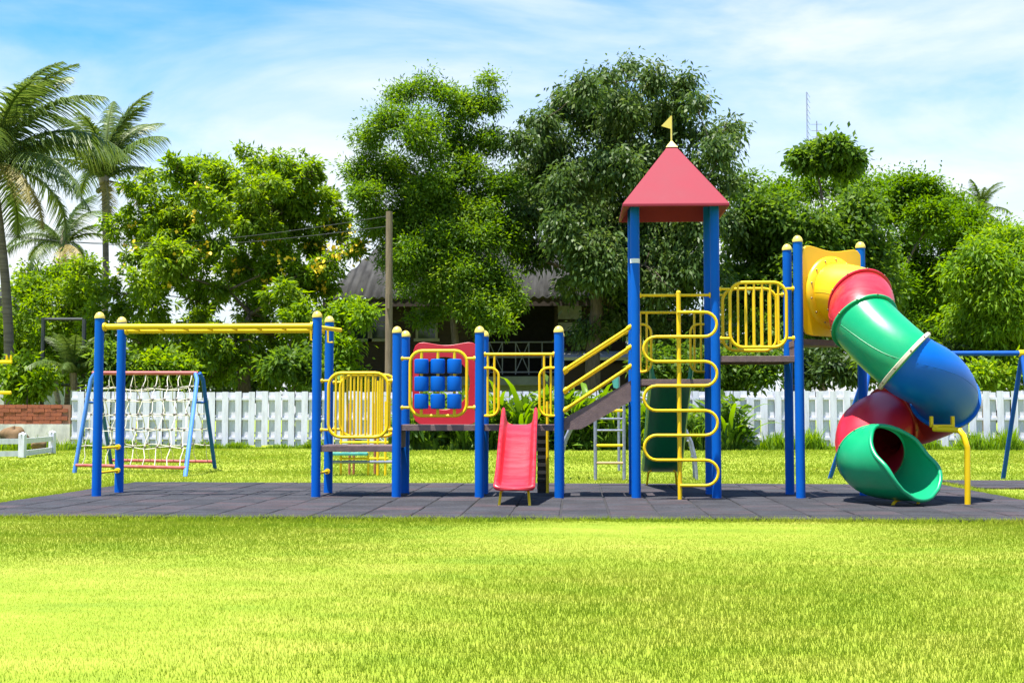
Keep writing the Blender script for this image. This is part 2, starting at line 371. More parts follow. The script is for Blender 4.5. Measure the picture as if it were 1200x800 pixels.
# ------------------------------------------------------------------ lawn
YN = 12.85; YB = 19.35; XL = -6.72; XR = 5.38          # rubber mat outline
gm = MB(); xs = np.concatenate([np.linspace(-400, -40, 8), np.linspace(-30, 30, 31), np.linspace(40, 400, 8)]); ys = np.concatenate([[-60, -20], np.linspace(0, 60, 31), np.linspace(80, 900, 8)])
def gz(x, y): return .015 * math.sin(x * .7 + 1) * math.cos(y * .5) - .02 if not (XL - .3 < x < XR + .3 and YN - .3 < y < YB + .3) else -.03
gm.grid([[(x, y, gz(x, y)) for x in xs] for y in ys])
lawn = gm.build('lawn', MT['grass_ground']); tag(lawn, 'sunlit yellow green mown lawn spreading all around the play mat', kind='structure')

def blades(n, x0, x1, y0, y1, h, w, excl=True, taper=None, fov=.43, fin=None):
    x = rng.uniform(x0, x1, n); y = y0 + (y1 - y0) * rng.random(n) ** (taper or 1)
    vis = np.abs(x + y * .05) < y * fov + .6
    if fin is not None: vis &= ~(np.abs(x + y * .05) < y * fin + .5)
    x, y = x[vis], y[vis]
    if excl:
        e = ~((x > XL + .01) & (x < XR - .01) & (y > YN + .005) & (y < YB - .01)); x, y = x[e], y[e]
        e = ~((x > 5.6) & (y > 18.45) & (y < 20.3)); x, y = x[e], y[e]
    n = len(x); hh = h * rng.uniform(.5, 1.25, n); ww = w * rng.uniform(.7, 1.4, n)
    th = rng.uniform(0, 2 * PI, n); ln = hh * rng.uniform(.5, 1.9, n); la = rng.uniform(0, 2 * PI, n)
    b = np.stack([x, y, np.full(n, -.03)], 1); dx = np.stack([np.cos(th), np.sin(th), np.zeros(n)], 1) * ww[:, None] * .5
    tip = b + np.stack([np.cos(la) * ln, np.sin(la) * ln, hh + .02], 1)
    return np.stack([b - dx, b + dx, tip], 1).reshape(-1, 3)
V = np.concatenate([
    blades(205000, -4.2, 4.0, 4.0, 9.0, .010, .0042),
    blades(190000, -6.5, 6.0, 9.0, 12.86, .0095, .0055),
    blades(210000, -11, 11, 2.5, 13, .018, .007, fov=.95, fin=.43), blades(60000, -30, 30, 13, 41, .034, .03, fov=.8, fin=.43),
    blades(11000, -6.7, 5.6, YN - .10, YN + .05, .045, .009),
    blades(2500, -6.7, 5.6, YB - .02, YB + .2, .07, .010),
    blades(2500, XL - .15, XL + .02, 13, 19.4, .06, .010), blades(2500, XR - .02, XR + .15, 13, 19.4, .06, .010),
    blades(120000, -12, 12, 12.5, 24, .028, .014),
    blades(110000, -22, 20, 23, 41.5, .036, .03)])
e = (V[:, 1] > YN - .15) & (V[:, 1] < YN + .1)        # ragged edge where grass creeps over the mat
V[e, 1] += .045 * np.sin(V[e, 0] * 2.3) * np.sin(V[e, 0] * 5.1 + 1) + .03 * np.sin(V[e, 0] * 11.7)
gr = bpy.data.objects.new('grass', npmesh('grass', V, 3, MT['grass'])); COL.objects.link(gr)
tag(gr, 'short bright grass blades covering the lawn', 'grass', kind='stuff')

# ------------------------------------------------------------------ rubber mats
mat_root = MB().box(((XL + XR) / 2, (YN + YB) / 2, -.025), (XR - XL - .01, YB - YN - .01, .05)).build('rubber_mat', MT['darkrubber'], smooth=False)
tag(mat_root, 'grey rubber tile mat under the blue and yellow play structure', kind='structure')
NX, NY = 24, 13; tx = (XR - XL) / NX; ty = (YB - YN) / NY
tilemesh = []
for wfrac in (1.0, .5):
    m = MB(); w = tx * wfrac - .02; d = ty - .010; h = .042; b = .008
    o = 0
    for (ins, z) in ((0, -h), (0, -b), (b, 0)):
        m.v += [Vector((sx * (w / 2 - ins), sy * (d / 2 - ins), z)) for sx, sy in ((-1, -1), (1, -1), (1, 1), (-1, 1))]
    for i in range(2):
        for k in range(4): m.f.append([i * 4 + k, i * 4 + (k + 1) % 4, i * 4 + 4 + (k + 1) % 4, i * 4 + 4 + k])
    m.f.append([8, 9, 10, 11]); tilemesh.append(m.mesh('tile', MT['tile'], smooth=False))
spots = []
for j in range(NY):
    y = YN + (j + .5) * ty; x = XL; k = 0
    first = 0
    while x < XR - .01:
        half = (first and k == 0) or (x + tx > XR + .05)
        w = tx * (.5 if half else 1); spots.append((x + w / 2, y, half)); x += w; k += 1
far = MB()
for i, (x, y, half) in enumerate(spots):
    z = .012 + random.uniform(-.0025, .003); rx, ry, rz = [random.gauss(0, .005) for _ in range(3)]
    if i < 296: link('tile', tilemesh[1 if half else 0], mat_root, (x, y, z), (rx, ry, rz * .6))
    else: far.box((x, y, z - .022), (tx * (.5 if half else 1) - .012, ty - .012, .044))
o = far.build('tile', MT['tile'], mat_root, smooth=False); o['kind'] = 'stuff'
m2 = MB().box((9.6, 19.4, -.01), (7.9, 1.9, .05)).build('rubber_mat', MT['darkrubber'], smooth=False); tag(m2, 'far strip of grey rubber mat under the blue swing frame', kind='structure')
for j in range(4):
    for i in range(16): link('tile', tilemesh[0], m2, (5.9 + i * .49, 18.66 + j * .485, .022 + random.uniform(-.004, .004)), (0, 0, random.gauss(0, .005)))

# ------------------------------------------------------------------ play structure
YF, YR_ = 16.0, 16.8
ps = thing('play_structure', (X(655, YF), 16.4, 0), 'large blue and yellow play structure with red roof and spiral tunnel slide', 'play structure')
PR = .058
def post(x, y, top, cap=True):
    b = MB().tube([(x, y, -.03), (x, y, top)], PR, 20).build('post', MT['blue'], ps)
    if cap: MB().lathe((x, y, top - .012), [(PR + .006, 0), (PR + .007, .022), (PR * .95, .045), (PR * .72, .066), (PR * .35, .08), (.004, .084)], 20).build('post_cap', MT['capyellow'], b)
    # base collar
    return b
xf = {k: X(k, YF) for k in (115, 371, 465, 562, 655, 745, 839, 937)}
x1, x2, x3, x4, x5, x6, x7, x8 = [xf[k] for k in (115, 371, 465, 562, 655, 745, 839, 937)]
zl = Zat(372, 16, 115) ; zm = Zat(389, 16, 465); zr = Zat(280, 15.8, 937)
for (x, z) in ((x1, zl), (x2, zl), (x3, zm), (x4, zm), (x5, zm), (x8, zr)):
    post(x, YF, z); post(x, YR_, z)
ROOFZ = Zat(238, 15.72, 790)
tw = []
for x in (x6, x7):
    for y in (YF, YR_): tw.append(post(x, y, ROOFZ + .12, cap=False))
zt = Zat(306, YF, 745); MB().lathe((x6, YF, zt - .028), [(PR + .002, 0), (PR + .003, .001), (PR + .003, .055), (PR + .002, .056)], 20).build('tape', MT['tape'], tw[0])
xq, yq = X(1011, 16.62), 16.62
post(xq, yq, zr)

def disc(m, p, axis, r=.03, h=.012): m.lathe(Vector(p) - Vector(axis).normalized() * h / 2, [(r, 0), (r, h)], 14, axis); return m

# decks: coated perforated plates with a folded rim
def deck(xa, xb, z, ya=YF, yb=YR_, t=.075):
    xa += PR * .2; xb -= PR * .2
    d = MB().box(((xa + xb) / 2, (ya + yb) / 2, z - .006), (xb - xa, yb - ya - .02, .012)).build('deck', MT['deck'], ps, smooth=False)
    r = MB()
    for y in (ya + .0, yb - .0): r.box(((xa + xb) / 2, y, z - t / 2 - .0), (xb - xa - .06, .018, t))
    for x in (xa + .05, xb - .05): r.box((x, (ya + yb) / 2, z - t / 2 - .008), (.016, yb - ya - .03, t - .01))
    r.build('deck_rim', MT['deck'], d, smooth=False, bevel=.004)
    return d
Zd1 = Zat(522, 16.0, 420); Zd2 = Zat(497.5, 16.0, 560); Zd3 = Zat(444, 15.9, 790); Zd4 = Zat(416.5, 15.9, 890); Zd5 = Zat(396, 15.9, 970)
deck(x2, x3, Zd1); deck(x3, x4, Zd2); deck(x4, x5, Zd2); deck(x6, x7, Zd3); deck(x7, x8, Zd4)
# triangular deck before the tunnel
tri = [(x8, YF, Zd5), (xq, yq, Zd5), (x8, YR_, Zd5)]
MB().prism([Vector(p) - Vector((0, 0, .075)) for p in tri], (0, 0, .075)).build('deck', MT['deck'], ps, smooth=False, bevel=.004)
# risers between the levels
for (x, a, b) in ((x3, Zd1, Zd2), (x7, Zd3, Zd4), (x8, Zd4, Zd5)):
    MB().box((x + .012, 16.4, (a + b) / 2 - .02), (.014, .66, b - a + .02)).build('riser', MT['deck'], ps, smooth=False)

# --- monkey bars
zb = Zat(382.5, YF, 240)
for y in (YF, YR_):
    mrail = MB(); ys_ = y + (-.0 if y == YF else 0)
    o = MB().tube([(x1 + PR, ys_, zb), (x2 - PR, ys_, zb)], .036, 14).build('overhead_rail', MT['yellow'], ps)
    disc(MB(), (x1 + PR + .01, ys_, zb), (1, 0, 0), .055, .03).build('clamp', MT['yellow'], o); disc(MB(), (x2 - PR - .01, ys_, zb), (1, 0, 0), .055, .03).build('clamp', MT['yellow'], o)
for i in range(8):
    x = x1 + .25 + (x2 - x1 - .5) * i / 7
    MB().tube([(x, YF, zb + .012), (x, YR_, zb + .012)], .013, 8).build('overhead_rung', MT['yellow'], ps)
# hanging foot step under the right end
for xx in (x2 - .13, x2 + .19):
    hx = xx; zt_ = zb - .03
# small hanging handle bracket by the right end
MB().tube([(x2 - .10, YF + .1, zb), (x2 - .10, YF + .1, zb - .17), (x2 - .03, YF + .1, zb - .17)], .014, 8).build('hanging_bracket', MT['yellow'], ps)
MB().tube([(x2 + .02, YF + .6, zb), (x2 + .02, YF + .6, zb - .17), (x2 + .09, YF + .6, zb - .17)], .014, 8).build('hanging_bracket', MT['yellow'], ps)
MB().tube([(x2 - .09, YF + .02, zb), (x2 + .15, YR_ - .02, zb)], .028, 10).build('overhead_rail', MT['yellow'], ps)
for (x, zz) in ((x1, Zat(524, 16.5, 130)), (x1, Zat(552, 16.5, 130)), (x2, Zat(553, 16.5, 380))):
    o = MB().tube([(x, YF, zz), (x, YR_ - .02, zz)], .016, 10).build('step_rung', MT['yellow'], ps)
    c = MB(); disc(c, (x, YR_ - PR - .012, zz), (0, 1, 0), .036, .05); c.build('clamp', MT['yellow'], o)

# --- guard rails
def rrect(xa, xb, za, zb_, r, y, n=6):
    P = []
    for (cx, cz, a0) in ((xb - r, zb_ - r, 0), (xa + r, zb_ - r, 90), (xa + r, za + r, 180), (xb - r, za + r, 270)):
        for i in range(n + 1):
            a = R(a0 + 90 * i / n); P.append((cx + r * math.cos(a), y, cz + r * math.sin(a)))
    return P
def stubs(g, xa, xb, pa, pb, zs, y):
    for z in zs:
        for (p, x, sg) in ((pa, xa, 1), (pb, xb, -1)):
            MB().lathe((p + sg * PR * .7, y, z), [(.03, 0), (.03, PR * .3 + .018), (.0161, PR * .3 + .02), (.016, abs(x - p) - PR * .7)], 10, (sg, 0, 0)).build('bracket', MT['yellow'], g)
def guard(pa, pb, xa, xb, za, zb_, y, nb, zs, r=.16):
    m = MB().tube(rrect(xa, xb, za, zb_, r, y), .0205, 10, closed=True)
    g = m.build('guard_rail', MT['yellow'], ps)
    for i in range(nb):
        x = xa + (xb - xa) * (i + 1) / (nb + 1)
        e = 0
        dx = min(x - xa, xb - x)
        if dx < r: e = r - math.sqrt(max(0, r * r - (r - dx) ** 2))
        MB().tube([(x, y, za + e), (x, y, zb_ - e)], .0145, 8).build('bar', MT['yellow'], g)
    stubs(g, xa, xb, pa, pb, zs, y)
for y in (YF, YR_):
    xa, xb = X(385, YF), X(454.5, YF)
    guard(x2, x3, xa, xb, Zat(512, YF, 420), Zat(437, YF, 420), y, 7, (Zat(503.5, YF, 420), Zat(446, YF, 420)))
    xa, xb = X(856.5, YF), X(923, YF)
    guard(x7, x8, xa, xb, Zat(406, 15.85, 890), Zat(329.5, 15.85, 890), y, 6, (Zat(395.5, 15.85, 890), Zat(337, 15.85, 890)))

# --- drum panel
xa, xb = X(480.5, YF), X(547, YF)
m = MB().tube(rrect(xa, xb, Zat(487, YF, 513), Zat(411, YF, 513), .15, YF), .0205, 10, closed=True)
g = m.build('drum_frame', MT['yellow'], ps)
stubs(g, xa, xb, x3, x4, (Zat(477.5, YF, 513), Zat(420, YF, 513)), YF)
for px in (493.8, 513, 532.5):
    x = X(px, YF); MB().tube([(x, YF, Zat(487, YF, 513)), (x, YF, Zat(411, YF, 513))], .019, 8).build('rod', MT['yellow'], g)
    for (a, b) in ((420.5, 437.8), (440.8, 458.4), (461.3, 479)):
        zt_, zb2 = Zat(a, YF, 513), Zat(b, YF, 513); h = zt_ - zb2
        MB().lathe((x, YF, zb2), [(.05, 0), (.078, .002), (.088, .008), (.091, .02), (.091, h - .02), (.088, h - .008), (.078, h - .002), (.05, h)], 24).build('drum', MT['blue'], g)

# --- red play panel with round hole
yp = YR_ - .02; Rk = YR_
cxp, czp = X(520, Rk), Zat(449, Rk, 520); hr = .345
xa, xb = X(483.5, Rk), X(562, Rk); za, zb_ = Zat(498, Rk, 520), Zat(399.5, Rk, 520)
N = 64; inner = []; outer = []
def edge(a):
    dx, dz = math.cos(a), math.sin(a)
    w, h = (xb - xa) / 2, (zb_ - za) / 2; cx, cz = (xa + xb) / 2, (za + zb_) / 2
    q = 7.0
    k = (abs(dx / w) ** q + abs(dz / h) ** q) ** (-1 / q)
    x, z = cx + dx * k, cz + dz * k
    if dz > 0 and abs(z - zb_) < .12: z -= .028 + .028 * math.cos((x - cx) / w * PI)
    return x, z
for i in range(N):
    a = 2 * PI * i / N; outer.append(edge(a)); inner.append((cxp + hr * math.cos(a), czp + hr * math.sin(a)))
m = MB(); t = .028; rows = []
for (ring, y) in ((inner, yp + t), (inner, yp), (outer, yp), (outer, yp + t), (inner, yp + t)): rows.append([(x, y, z) for x, z in ring])
m.grid(rows, closed=True); m.build('play_panel', MT['red'], ps, bevel=.004)

# --- slide gate: top bar with two looped side handles
def gate(pa, pb, y, ztop, zlo, zl2, w=.2):
    g = MB().tube([(pa + PR * .6, y, ztop), (pb - PR * .6, y, ztop)], .018, 10)
    disc(g, (pa + PR + .008, y, ztop), (1, 0, 0), .032, .018); disc(g, (pb - PR - .008, y, ztop), (1, 0, 0), .032, .018)
    o = g.build('slide_gate', MT['yellow'], ps)
    for (p, sg) in ((pa, 1), (pb, -1)):
        xx = lambda d: p + sg * d
        yy = y - .03
        r = .11; pts = [(xx(PR * .6), y, zl2)]
        for i in range(7): a = R(90 - 90 * i / 6); pts.append((xx(w - r + r * math.cos(a) + .04), yy, zl2 - r + r * math.sin(a)))
        for i in range(7): a = R(-90 * i / 6); pts.append((xx(w - r + r * math.cos(a) + .04), yy, zlo + r + r * math.sin(a)))
        pts.append((xx(PR * .6), y, zlo))
        MB().tube(pts, .0165, 8).build('handle', MT['yellow'], o)
        for d in (.10, .185): MB().tube([(xx(d), y, ztop), (xx(d), y, zlo + (.0 if d < .15 else .03))], .0145, 8).build('bar', MT['yellow'], o)
gate(x4, x5, YF, Zat(415, YF, 600), Zat(487, YF, 600), Zat(431, YF, 600))
gate(x6, x7, YR_, Zat(366, YR_, 790) - .0, Zat(435.5, YR_, 790), Zat(380, YR_, 790))

# --- slides (red front, dark green rear)
def chute(y0, z0, y1, z1, xc, w, mat, footmat, dirn, nameL):
    """open slide from (y0,z0) at the deck down to (y1,z1)"""
    def prof(t):       # chute bed
        y = y0 + (y1 - y0) * t
        s = t * t * (3 - 2 * t)
        z = z0 + (z1 - z0) * (.12 * t + .88 * (t ** .95 * (1 - t) + t * (1 - (1 - t) ** 2.2) if False else .5 * s + .5 * t))
        if t > .82: z += ((t - .82) / .18) ** 2 * .05
        return y, z
    rows_i = []; NT = 22; lipw = .055
    for i in range(NT + 1):
        t = i / NT; y, z = prof(t)
        wl = w / 2 * (1 + .04 * t)
        hgt = .125 + .06 * math.sin(PI * min(1, t * 1.4)) + .10 * max(0, 1 - t / .18) * 1
        if t > .9: hgt *= 1 - (t - .9) / .1 * .75
        sec = [(-wl, -.05), (-wl - .012, hgt * .5), (-wl - .006, hgt - .01), (-wl + .018, hgt), (-wl + lipw - .015, hgt - .012), (-wl + lipw, hgt * .55), (-wl + lipw + .008, .012), (-wl * .4, 0.0), (wl * .4, 0.0), (wl - lipw - .008, .012), (wl - lipw, hgt * .55), (wl - lipw + .015, hgt - .012), (wl - .018, hgt), (wl + .006, hgt - .01), (wl + .012, hgt * .5), (wl, -.05), (wl * .5, -.045), (-wl * .5, -.045)]
        rows_i.append([(xc + sx, y, z + sz) for sx, sz in sec])
    m = MB().grid(rows_i, closed=True)
    # rounded lip at the foot and closed head
    o = len(m.v); n = len(rows_i[0])
    y, z = prof(1); end = [(p[0] * 1.0 if False else xc + (p[0] - xc) * .94, y + dirn * .05, z + (p[2] - z) * .5 - .02) for p in rows_i[-1]]
    m.grid([rows_i[-1], end], closed=True); m.f.append(list(range(len(m.v) - n, len(m.v))))
    # head: close the shell between its upper and lower skin, leaving the trough open
    for q in ((0, 1, 6, 7), (7, 8, 16, 17), (0, 7, 17), (8, 9, 14, 15), (8, 15, 16), (1, 2, 5, 6), (2, 3, 4, 5), (9, 10, 13, 14), (10, 11, 12, 13)): m.f.append([q_ for q_ in q][::-1])
    sl = m.build('slide', mat, ps)
    mod = sl.modifiers.new('sub', 'SUBSURF'); mod.levels = 1; mod.render_levels = 1
    yb_, zb2 = prof(.93)
    for sx in (-1, 1):
        MB().tube([(xc + sx * w * .30, yb_ - dirn * .1, zb2 - .04), (xc + sx * w * .36, yb_ + dirn * .0, zb2 - .07), (xc + sx * w * .40, yb_ + dirn * .10, -.02)], .016, 8).build('slide_foot', footmat, sl)
    return sl
xs_ = X(607.5, 15.6)
chute(YF - .02, Zd2 + .01, 14.55, .17, xs_, .44, MT['fadedred'], MT['yellow'], -1, 'red')
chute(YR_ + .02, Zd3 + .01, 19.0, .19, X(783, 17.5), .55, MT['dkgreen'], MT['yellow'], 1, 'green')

# --- rear climber board, shade put into its near-black colour, and yellow pole behind the red slide
yk = YR_ + .18; xk = X(635, yk)
ck = MB().box((xk, yk, Zd2 / 2 - .02), (.12, .05, Zd2)).build('shaded_tread_board', MT['darkrubber'], ps, smooth=False)
for i in range(8): MB().box((xk, yk - .035, .08 + i * .1), (.125, .03, .045)).build('tread', MT['darkrubber'], ck, smooth=False)
xk2 = X(641.5, YR_ + .1); MB().tube([(xk2, YR_ + .1, -.02), (xk2, YR_ + .1, Zat(470, 16.9, 640))], .02, 10).build('grab_pole', MT['yellow'], ps)

# --- stair between the middle deck and the tower
for y in (YF + .01, YR_ - .03):
    A = at(661, 490, YF); B = at(661, 504, YF); C_ = at(681, 502.5, YF); D = at(741, 469, YF); E = at(741, 444.5, YF); F_ = at(690, 474, YF)
    poly = [(p.x, y, p.z) for p in (A, B, C_, D, E, F_)]
    MB().prism(poly, (0, .02, 0)).build('stringer', MT['deck'], ps, smooth=False)
for i in range(3):
    t = (i + .6) / 3.2; x = x5 + .07 + (x6 - x5 - .1) * t; z = Zd2 + (Zd3 - Zd2) * (i + 1) / 4
    MB().box((x, 16.4, z - .05), (.27, .74, .03)).build('stair_tread', MT['deck'], ps, smooth=False)
for y in (YF, YR_):
    for (pa, pb) in ((434.6, 382), (458.6, 405.5), (481.5, 428)):
        a = Vector((x5 + PR * .8, y, Zat(pa, YF, 660))); b = Vector((x6 - PR * .8, y, Zat(pb, YF, 742)))
        o = MB().tube([a, b], .0195, 10).build('handrail', MT['yellow'], ps)
        d = (b - a).normalized(); MB().lathe(a, [(.03, 0), (.03, .05), (.024, .07)], 12, d).build('clamp', MT['yellow'], o); MB().lathe(b, [(.03, 0), (.03, .05), (.024, .07)], 12, -d).build('clamp', MT['yellow'], o)

# --- snake climber
ysn = 15.66; xp = X(796, ysn)
sn = MB().tube([(xp, ysn, -.03), (xp, ysn, Zat(343, ysn, 796))], .0265, 12).build('climber_pole', MT['yellow'], ps)
MB().lathe((xp, ysn, Zat(343, ysn, 796)), [(.028, 0), (.027, .012), (.016, .024), (.003, .028)], 12).build('pole_cap', MT['yellow'], sn)
lv = [366, 394.6, 423.6, 452, 481, 509.8, 538.8, 568.4]; zz = [Zat(v, ysn, 796) for v in lv]
xr0, xl0 = X(826, ysn), X(769, ysn)
pts = [Vector((xp - .02, ysn - .03, zz[0]))]
side = 1
for i in range(len(zz) - 1):
    cx = xr0 if side == 1 else xl0; zc = (zz[i] + zz[i + 1]) / 2; rr = (zz[i] - zz[i + 1]) / 2
    for k in range(11):
        a = R(90 - 180 * k / 10); pts.append(Vector((cx + side * rr * math.cos(a), ysn - .03, zc + rr * math.sin(a))))
    side = -side
pts.append(Vector((xp, ysn - .03, zz[-1])))
MB().tube(pts, .0185, 10).build('snake_rail', MT['yellow'], sn)
zt_ = Zat(345, YF - .1, 796)
o = MB().tube([(x6 + PR * .7, YF, zt_), (x7 - PR * .7, YF, zt_)], .018, 10)
disc(o, (x6 + PR + .008, YF, zt_), (1, 0, 0), .034, .018); disc(o, (x7 - PR - .008, YF, zt_), (1, 0, 0), .034, .018)
o.build('entry_bar', MT['yellow'], ps)
MB().tube([(xp, YF, zt_), (xp, ysn, zt_)], .018, 8).build('entry_bar', MT['yellow'], ps)

# --- roof
cx = (x6 + x7) / 2; cy = 16.4; hw = .655; az_ = Zat(166, 16.4, 788); lip = .035
m = MB(); a = Vector((cx, cy, az_))
cn = [Vector((cx + sx * hw, cy + sy * hw, ROOFZ)) for sx, sy in ((-1, -1), (1, -1), (1, 1), (-1, 1))]
lo = [c - Vector((0, 0, lip)) for c in cn]
inn = [Vector((cx + (c.x - cx) * .965, cy + (c.y - cy) * .965, ROOFZ - lip)) for c in cn]; ina = a - Vector((0, 0, .06))
m.v = [a] + cn + lo + inn + [ina]
for i in range(4):
    j = (i + 1) % 4
    m.f += [[0, 1 + i, 1 + j], [1 + i, 5 + i, 5 + j, 1 + j], [5 + i, 9 + i, 9 + j, 5 + j], [9 + i, 13, 9 + j]]
rf = m.build('roof', MT['roofred'], ps, smooth=False, bevel=.008)
f = MB()
hz = .075
top = [Vector((cx, cy, az_ + .02))] + [Vector((cx + sx * hz, cy + sy * hz, az_ - .085)) for sx, sy in ((-1, -1), (1, -1), (1, 1), (-1, 1))]
f.v = top; f.f = [[0, 1, 2], [0, 2, 3], [0, 3, 4], [0, 4, 1], [4, 3, 2, 1]]
f.build('finial', MT['capyellow'], rf, smooth=False)
zf = Zat(136, 16.4, 788); MB().tube([(cx, cy, az_ - .02), (cx, cy, zf)], .011, 8).build('flag_pole', MT['capyellow'], rf)
fl = MB().prism([(cx - .005, cy - .004, zf), (cx - .005, cy - .004, zf - .17), (cx - .13, cy - .004, zf - .13)], (0, .008, 0)).build('flag', MT['capyellow'], rf, smooth=False)

# --- tunnel slide
pan_a = Vector((x8 + .05, YF + .03, 0)); pan_b = Vector((xq - .03, yq - .03, 0))
ex = (pan_b - pan_a).normalized(); nrm = Vector((ex.y, -ex.x, 0))      # towards front right
pw = (pan_b - pan_a).length; pc = (pan_a + pan_b) / 2 + nrm * .02
zlo, zhi = Zat(394, 16.2, 975), Zat(288, 16.2, 975); zc = (zlo + zhi) / 2
N = 64; TR = .385; inner, outer = [], []
for i in range(N):
    A = 2 * PI * i / N; dx, dz = math.cos(A), math.sin(A); w, h = pw / 2 + .02, (zhi - zlo) / 2; q = 9
    k = (abs(dx / w) ** q + abs(dz / h) ** q) ** (-1 / q); u, v = dx * k, dz * k
    if dz > 0 and v > h * .75: v -= .03 + .03 * math.cos(u / w * PI * 1.0) if abs(u) < w else 0
    outer.append((u, v)); inner.append((TR * .93 * dx, TR * .93 * dz - .02))
m = MB(); rows = []
for (ring, d) in ((inner, -.02), (inner, .012), (outer, .012), (outer, -.02), (inner, -.02)): rows.append([pc + ex * u + Vector((0, 0, zc + v)) + nrm * d for u, v in ring])
m.grid(rows, closed=True); pnl = m.build('tunnel_panel', MT['tubeyellow'], ps, bevel=.006)

ctrl = [pc + Vector((0, 0, zc - .02)), at(1008, 352, 15.95), at(1013, 378, 15.52), at(1061, 424, 15.12), at(1096, 446, 15.36), at(1106, 468, 15.78), at(1078, 483, 16.14), at(1044, 492, 16.1), at(1019, 508, 15.75), at(1023, 536, 15.32), at(1047, 541, 14.98), at(1078, 540, 14.66)]
c0 = ctrl[0] - (nrm * .35); cN = ctrl[-1] + (ctrl[-1] - ctrl[-2])
CP = [c0] + ctrl + [cN]
def cr_pt(i, t):
    p0, p1, p2, p3 = CP[i:i + 4]
    return .5 * ((2 * p1) + (-p0 + p2) * t + (2 * p0 - 5 * p1 + 4 * p2 - p3) * t * t + (-p0 + 3 * p1 - 3 * p2 + p3) * t ** 3)
def path(u):
    i = min(int(u), len(ctrl) - 2); return cr_pt(i, u - i)
def frame(u):
    p = path(u); t = (path(min(u + .02, len(ctrl) - 1)) - path(max(u - .02, 0))).normalized()
    if u < .25: t = (t * (u / .25) + nrm * (1 - u / .25)).normalized()
    sd = t.cross(Vector((0, 0, 1))).normalized(); up = sd.cross(t)
    return p, t, sd, up
def ringpts(u, r, n=40, A=PI):
    p, t, sd, up = frame(u); res = []
    for k in range(n):
        a = -PI / 2 + (2 * PI * k / n); res.append(p + sd * math.cos(a) * r + up * math.sin(a) * r)
    return res
def section(u0, u1, mat, label, n=14):
    m = MB(); rows = [ringpts(u0 + (u1 - u0) * i / n, TR) for i in range(n + 1)]
    m.grid(rows, closed=True)
    o = m.build('tunnel_section', mat, ps, label=label)
    for sg in (-1, 1):
        MB().tube([path(u) + frame(u)[2] * sg * (TR - .001) for u in [u0 + (u1 - u0) * (.04 + .92 * i / n) for i in range(n + 1)]], .0035, 6).build('seam', mat, o)
    return o
def flange(u, mat, parent, w=.03, r=TR + .036, bolts=10):
    p, t, sd, up = frame(u); m = MB(); rows = []; n = 48
    prof = [(TR - .004, -w / 2), (r - .006, -w / 2), (r, -w / 2 + .006), (r, w / 2 - .006), (r - .006, w / 2), (TR - .004, w / 2)]
    for (rr, h) in prof:
        rows.append([p + t * h + (sd * math.cos(2 * PI * k / n) + up * math.sin(2 * PI * k / n)) * rr for k in range(n)])
    m.grid(rows, closed=True); o = m.build('flange', mat, parent)
    for k in range(bolts):
        a = 2 * PI * (k + .5) / bolts; c = p + (sd * math.cos(a) + up * math.sin(a)) * (r + .0)
        MB().lathe(c, [(.011, -.002), (.011, .006), (.006, .011)], 8, (sd * math.cos(a) + up * math.sin(a))).build('bolt', MT['bolt'], parent)
    return o
s1 = section(0, 1.0, MT['tubeyellow'], 'yellow first tunnel section at the panel')
# broad yellow flange on the panel with bolts
m = MB(); rows = []; pb = pc + Vector((0, 0, zc - .02)) + nrm * .012
for (rr, h) in ((TR - .005, .06), (TR + .05, .045), (TR + .075, .02), (TR + .08, .0)):
    rows.append([pb + nrm * h + (ex * math.cos(2 * PI * k / 48) + Vector((0, 0, 1)) * math.sin(2 * PI * k / 48)) * rr for k in range(48)])
m.grid(rows, closed=True); fo = m.build('flange', MT['tubeyellow'], s1)
for k in range(14):
    a = 2 * PI * k / 14 + .2; c = pb + nrm * .045 + (ex * math.cos(a) + Vector((0, 0, 1)) * math.sin(a)) * (TR + .038)
    MB().lathe(c, [(.012, 0), (.012, .01), (.008, .016)], 8, nrm).build('bolt', MT['bolt'], s1)
s2 = section(1.0, 2.0, MT['fadedred'], 'short faded red tunnel section'); flange(1.0, MT['red'], s2)
s3 = section(2.0, 3.0, MT['green'], 'green tunnel elbow high on the slide'); flange(2.0, MT['green'], s3)
flange(2.97, MT['cream'], s3, w=.045, r=TR + .045)
s4 = section(3.0, 4.9, MT['tubeblue'], 'blue tunnel elbow', 20); flange(4.88, MT['tubeblue'], s4, w=.04)
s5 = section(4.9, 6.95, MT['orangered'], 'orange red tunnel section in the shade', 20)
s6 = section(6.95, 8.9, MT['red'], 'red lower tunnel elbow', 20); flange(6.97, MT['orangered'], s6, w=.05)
# exit scoop
u0, u1 = 8.9, 11.0; NT, NA = 40, 36
def Aof(t): 
    q = min(1, max(0, (t - .10) / .75)); q = q * q * (3 - 2 * q)
    e = min(1, max(0, (t - .72) / .28))
    return PI * (1 - .5 * q) * max(.05, (1 - e ** 2.6)) ** .5
def scoop(r, t, a):
    p, tt, sd, up = frame(u0 + (u1 - u0) * t)
    flare = 1 + .08 * t
    return p + (sd * math.sin(a) - up * math.cos(a)) * r * flare
ri, ro = TR + .004, TR + .03
m = MB(); rows = []
for r in (ro, ri):
    rws = []
    for i in range(NT + 1):
        t = i / NT; A = Aof(t); rws.append([scoop(r, t, -A + 2 * A * k / NA) for k in range(NA + 1)])
    m.grid(rws)
s7 = m.build('tunnel_section', MT['green'], ps, label='green open exit scoop at the bottom of the slide')
rim = []
rm = (ri + ro) / 2
i0 = int(.10 * NT)
for i in range(i0, NT + 1): t = i / NT; rim.append(scoop(rm, t, -Aof(t)))
for k in range(1, NA): A = Aof(1); rim.append(scoop(rm, 1.0, -A + 2 * A * k / NA))
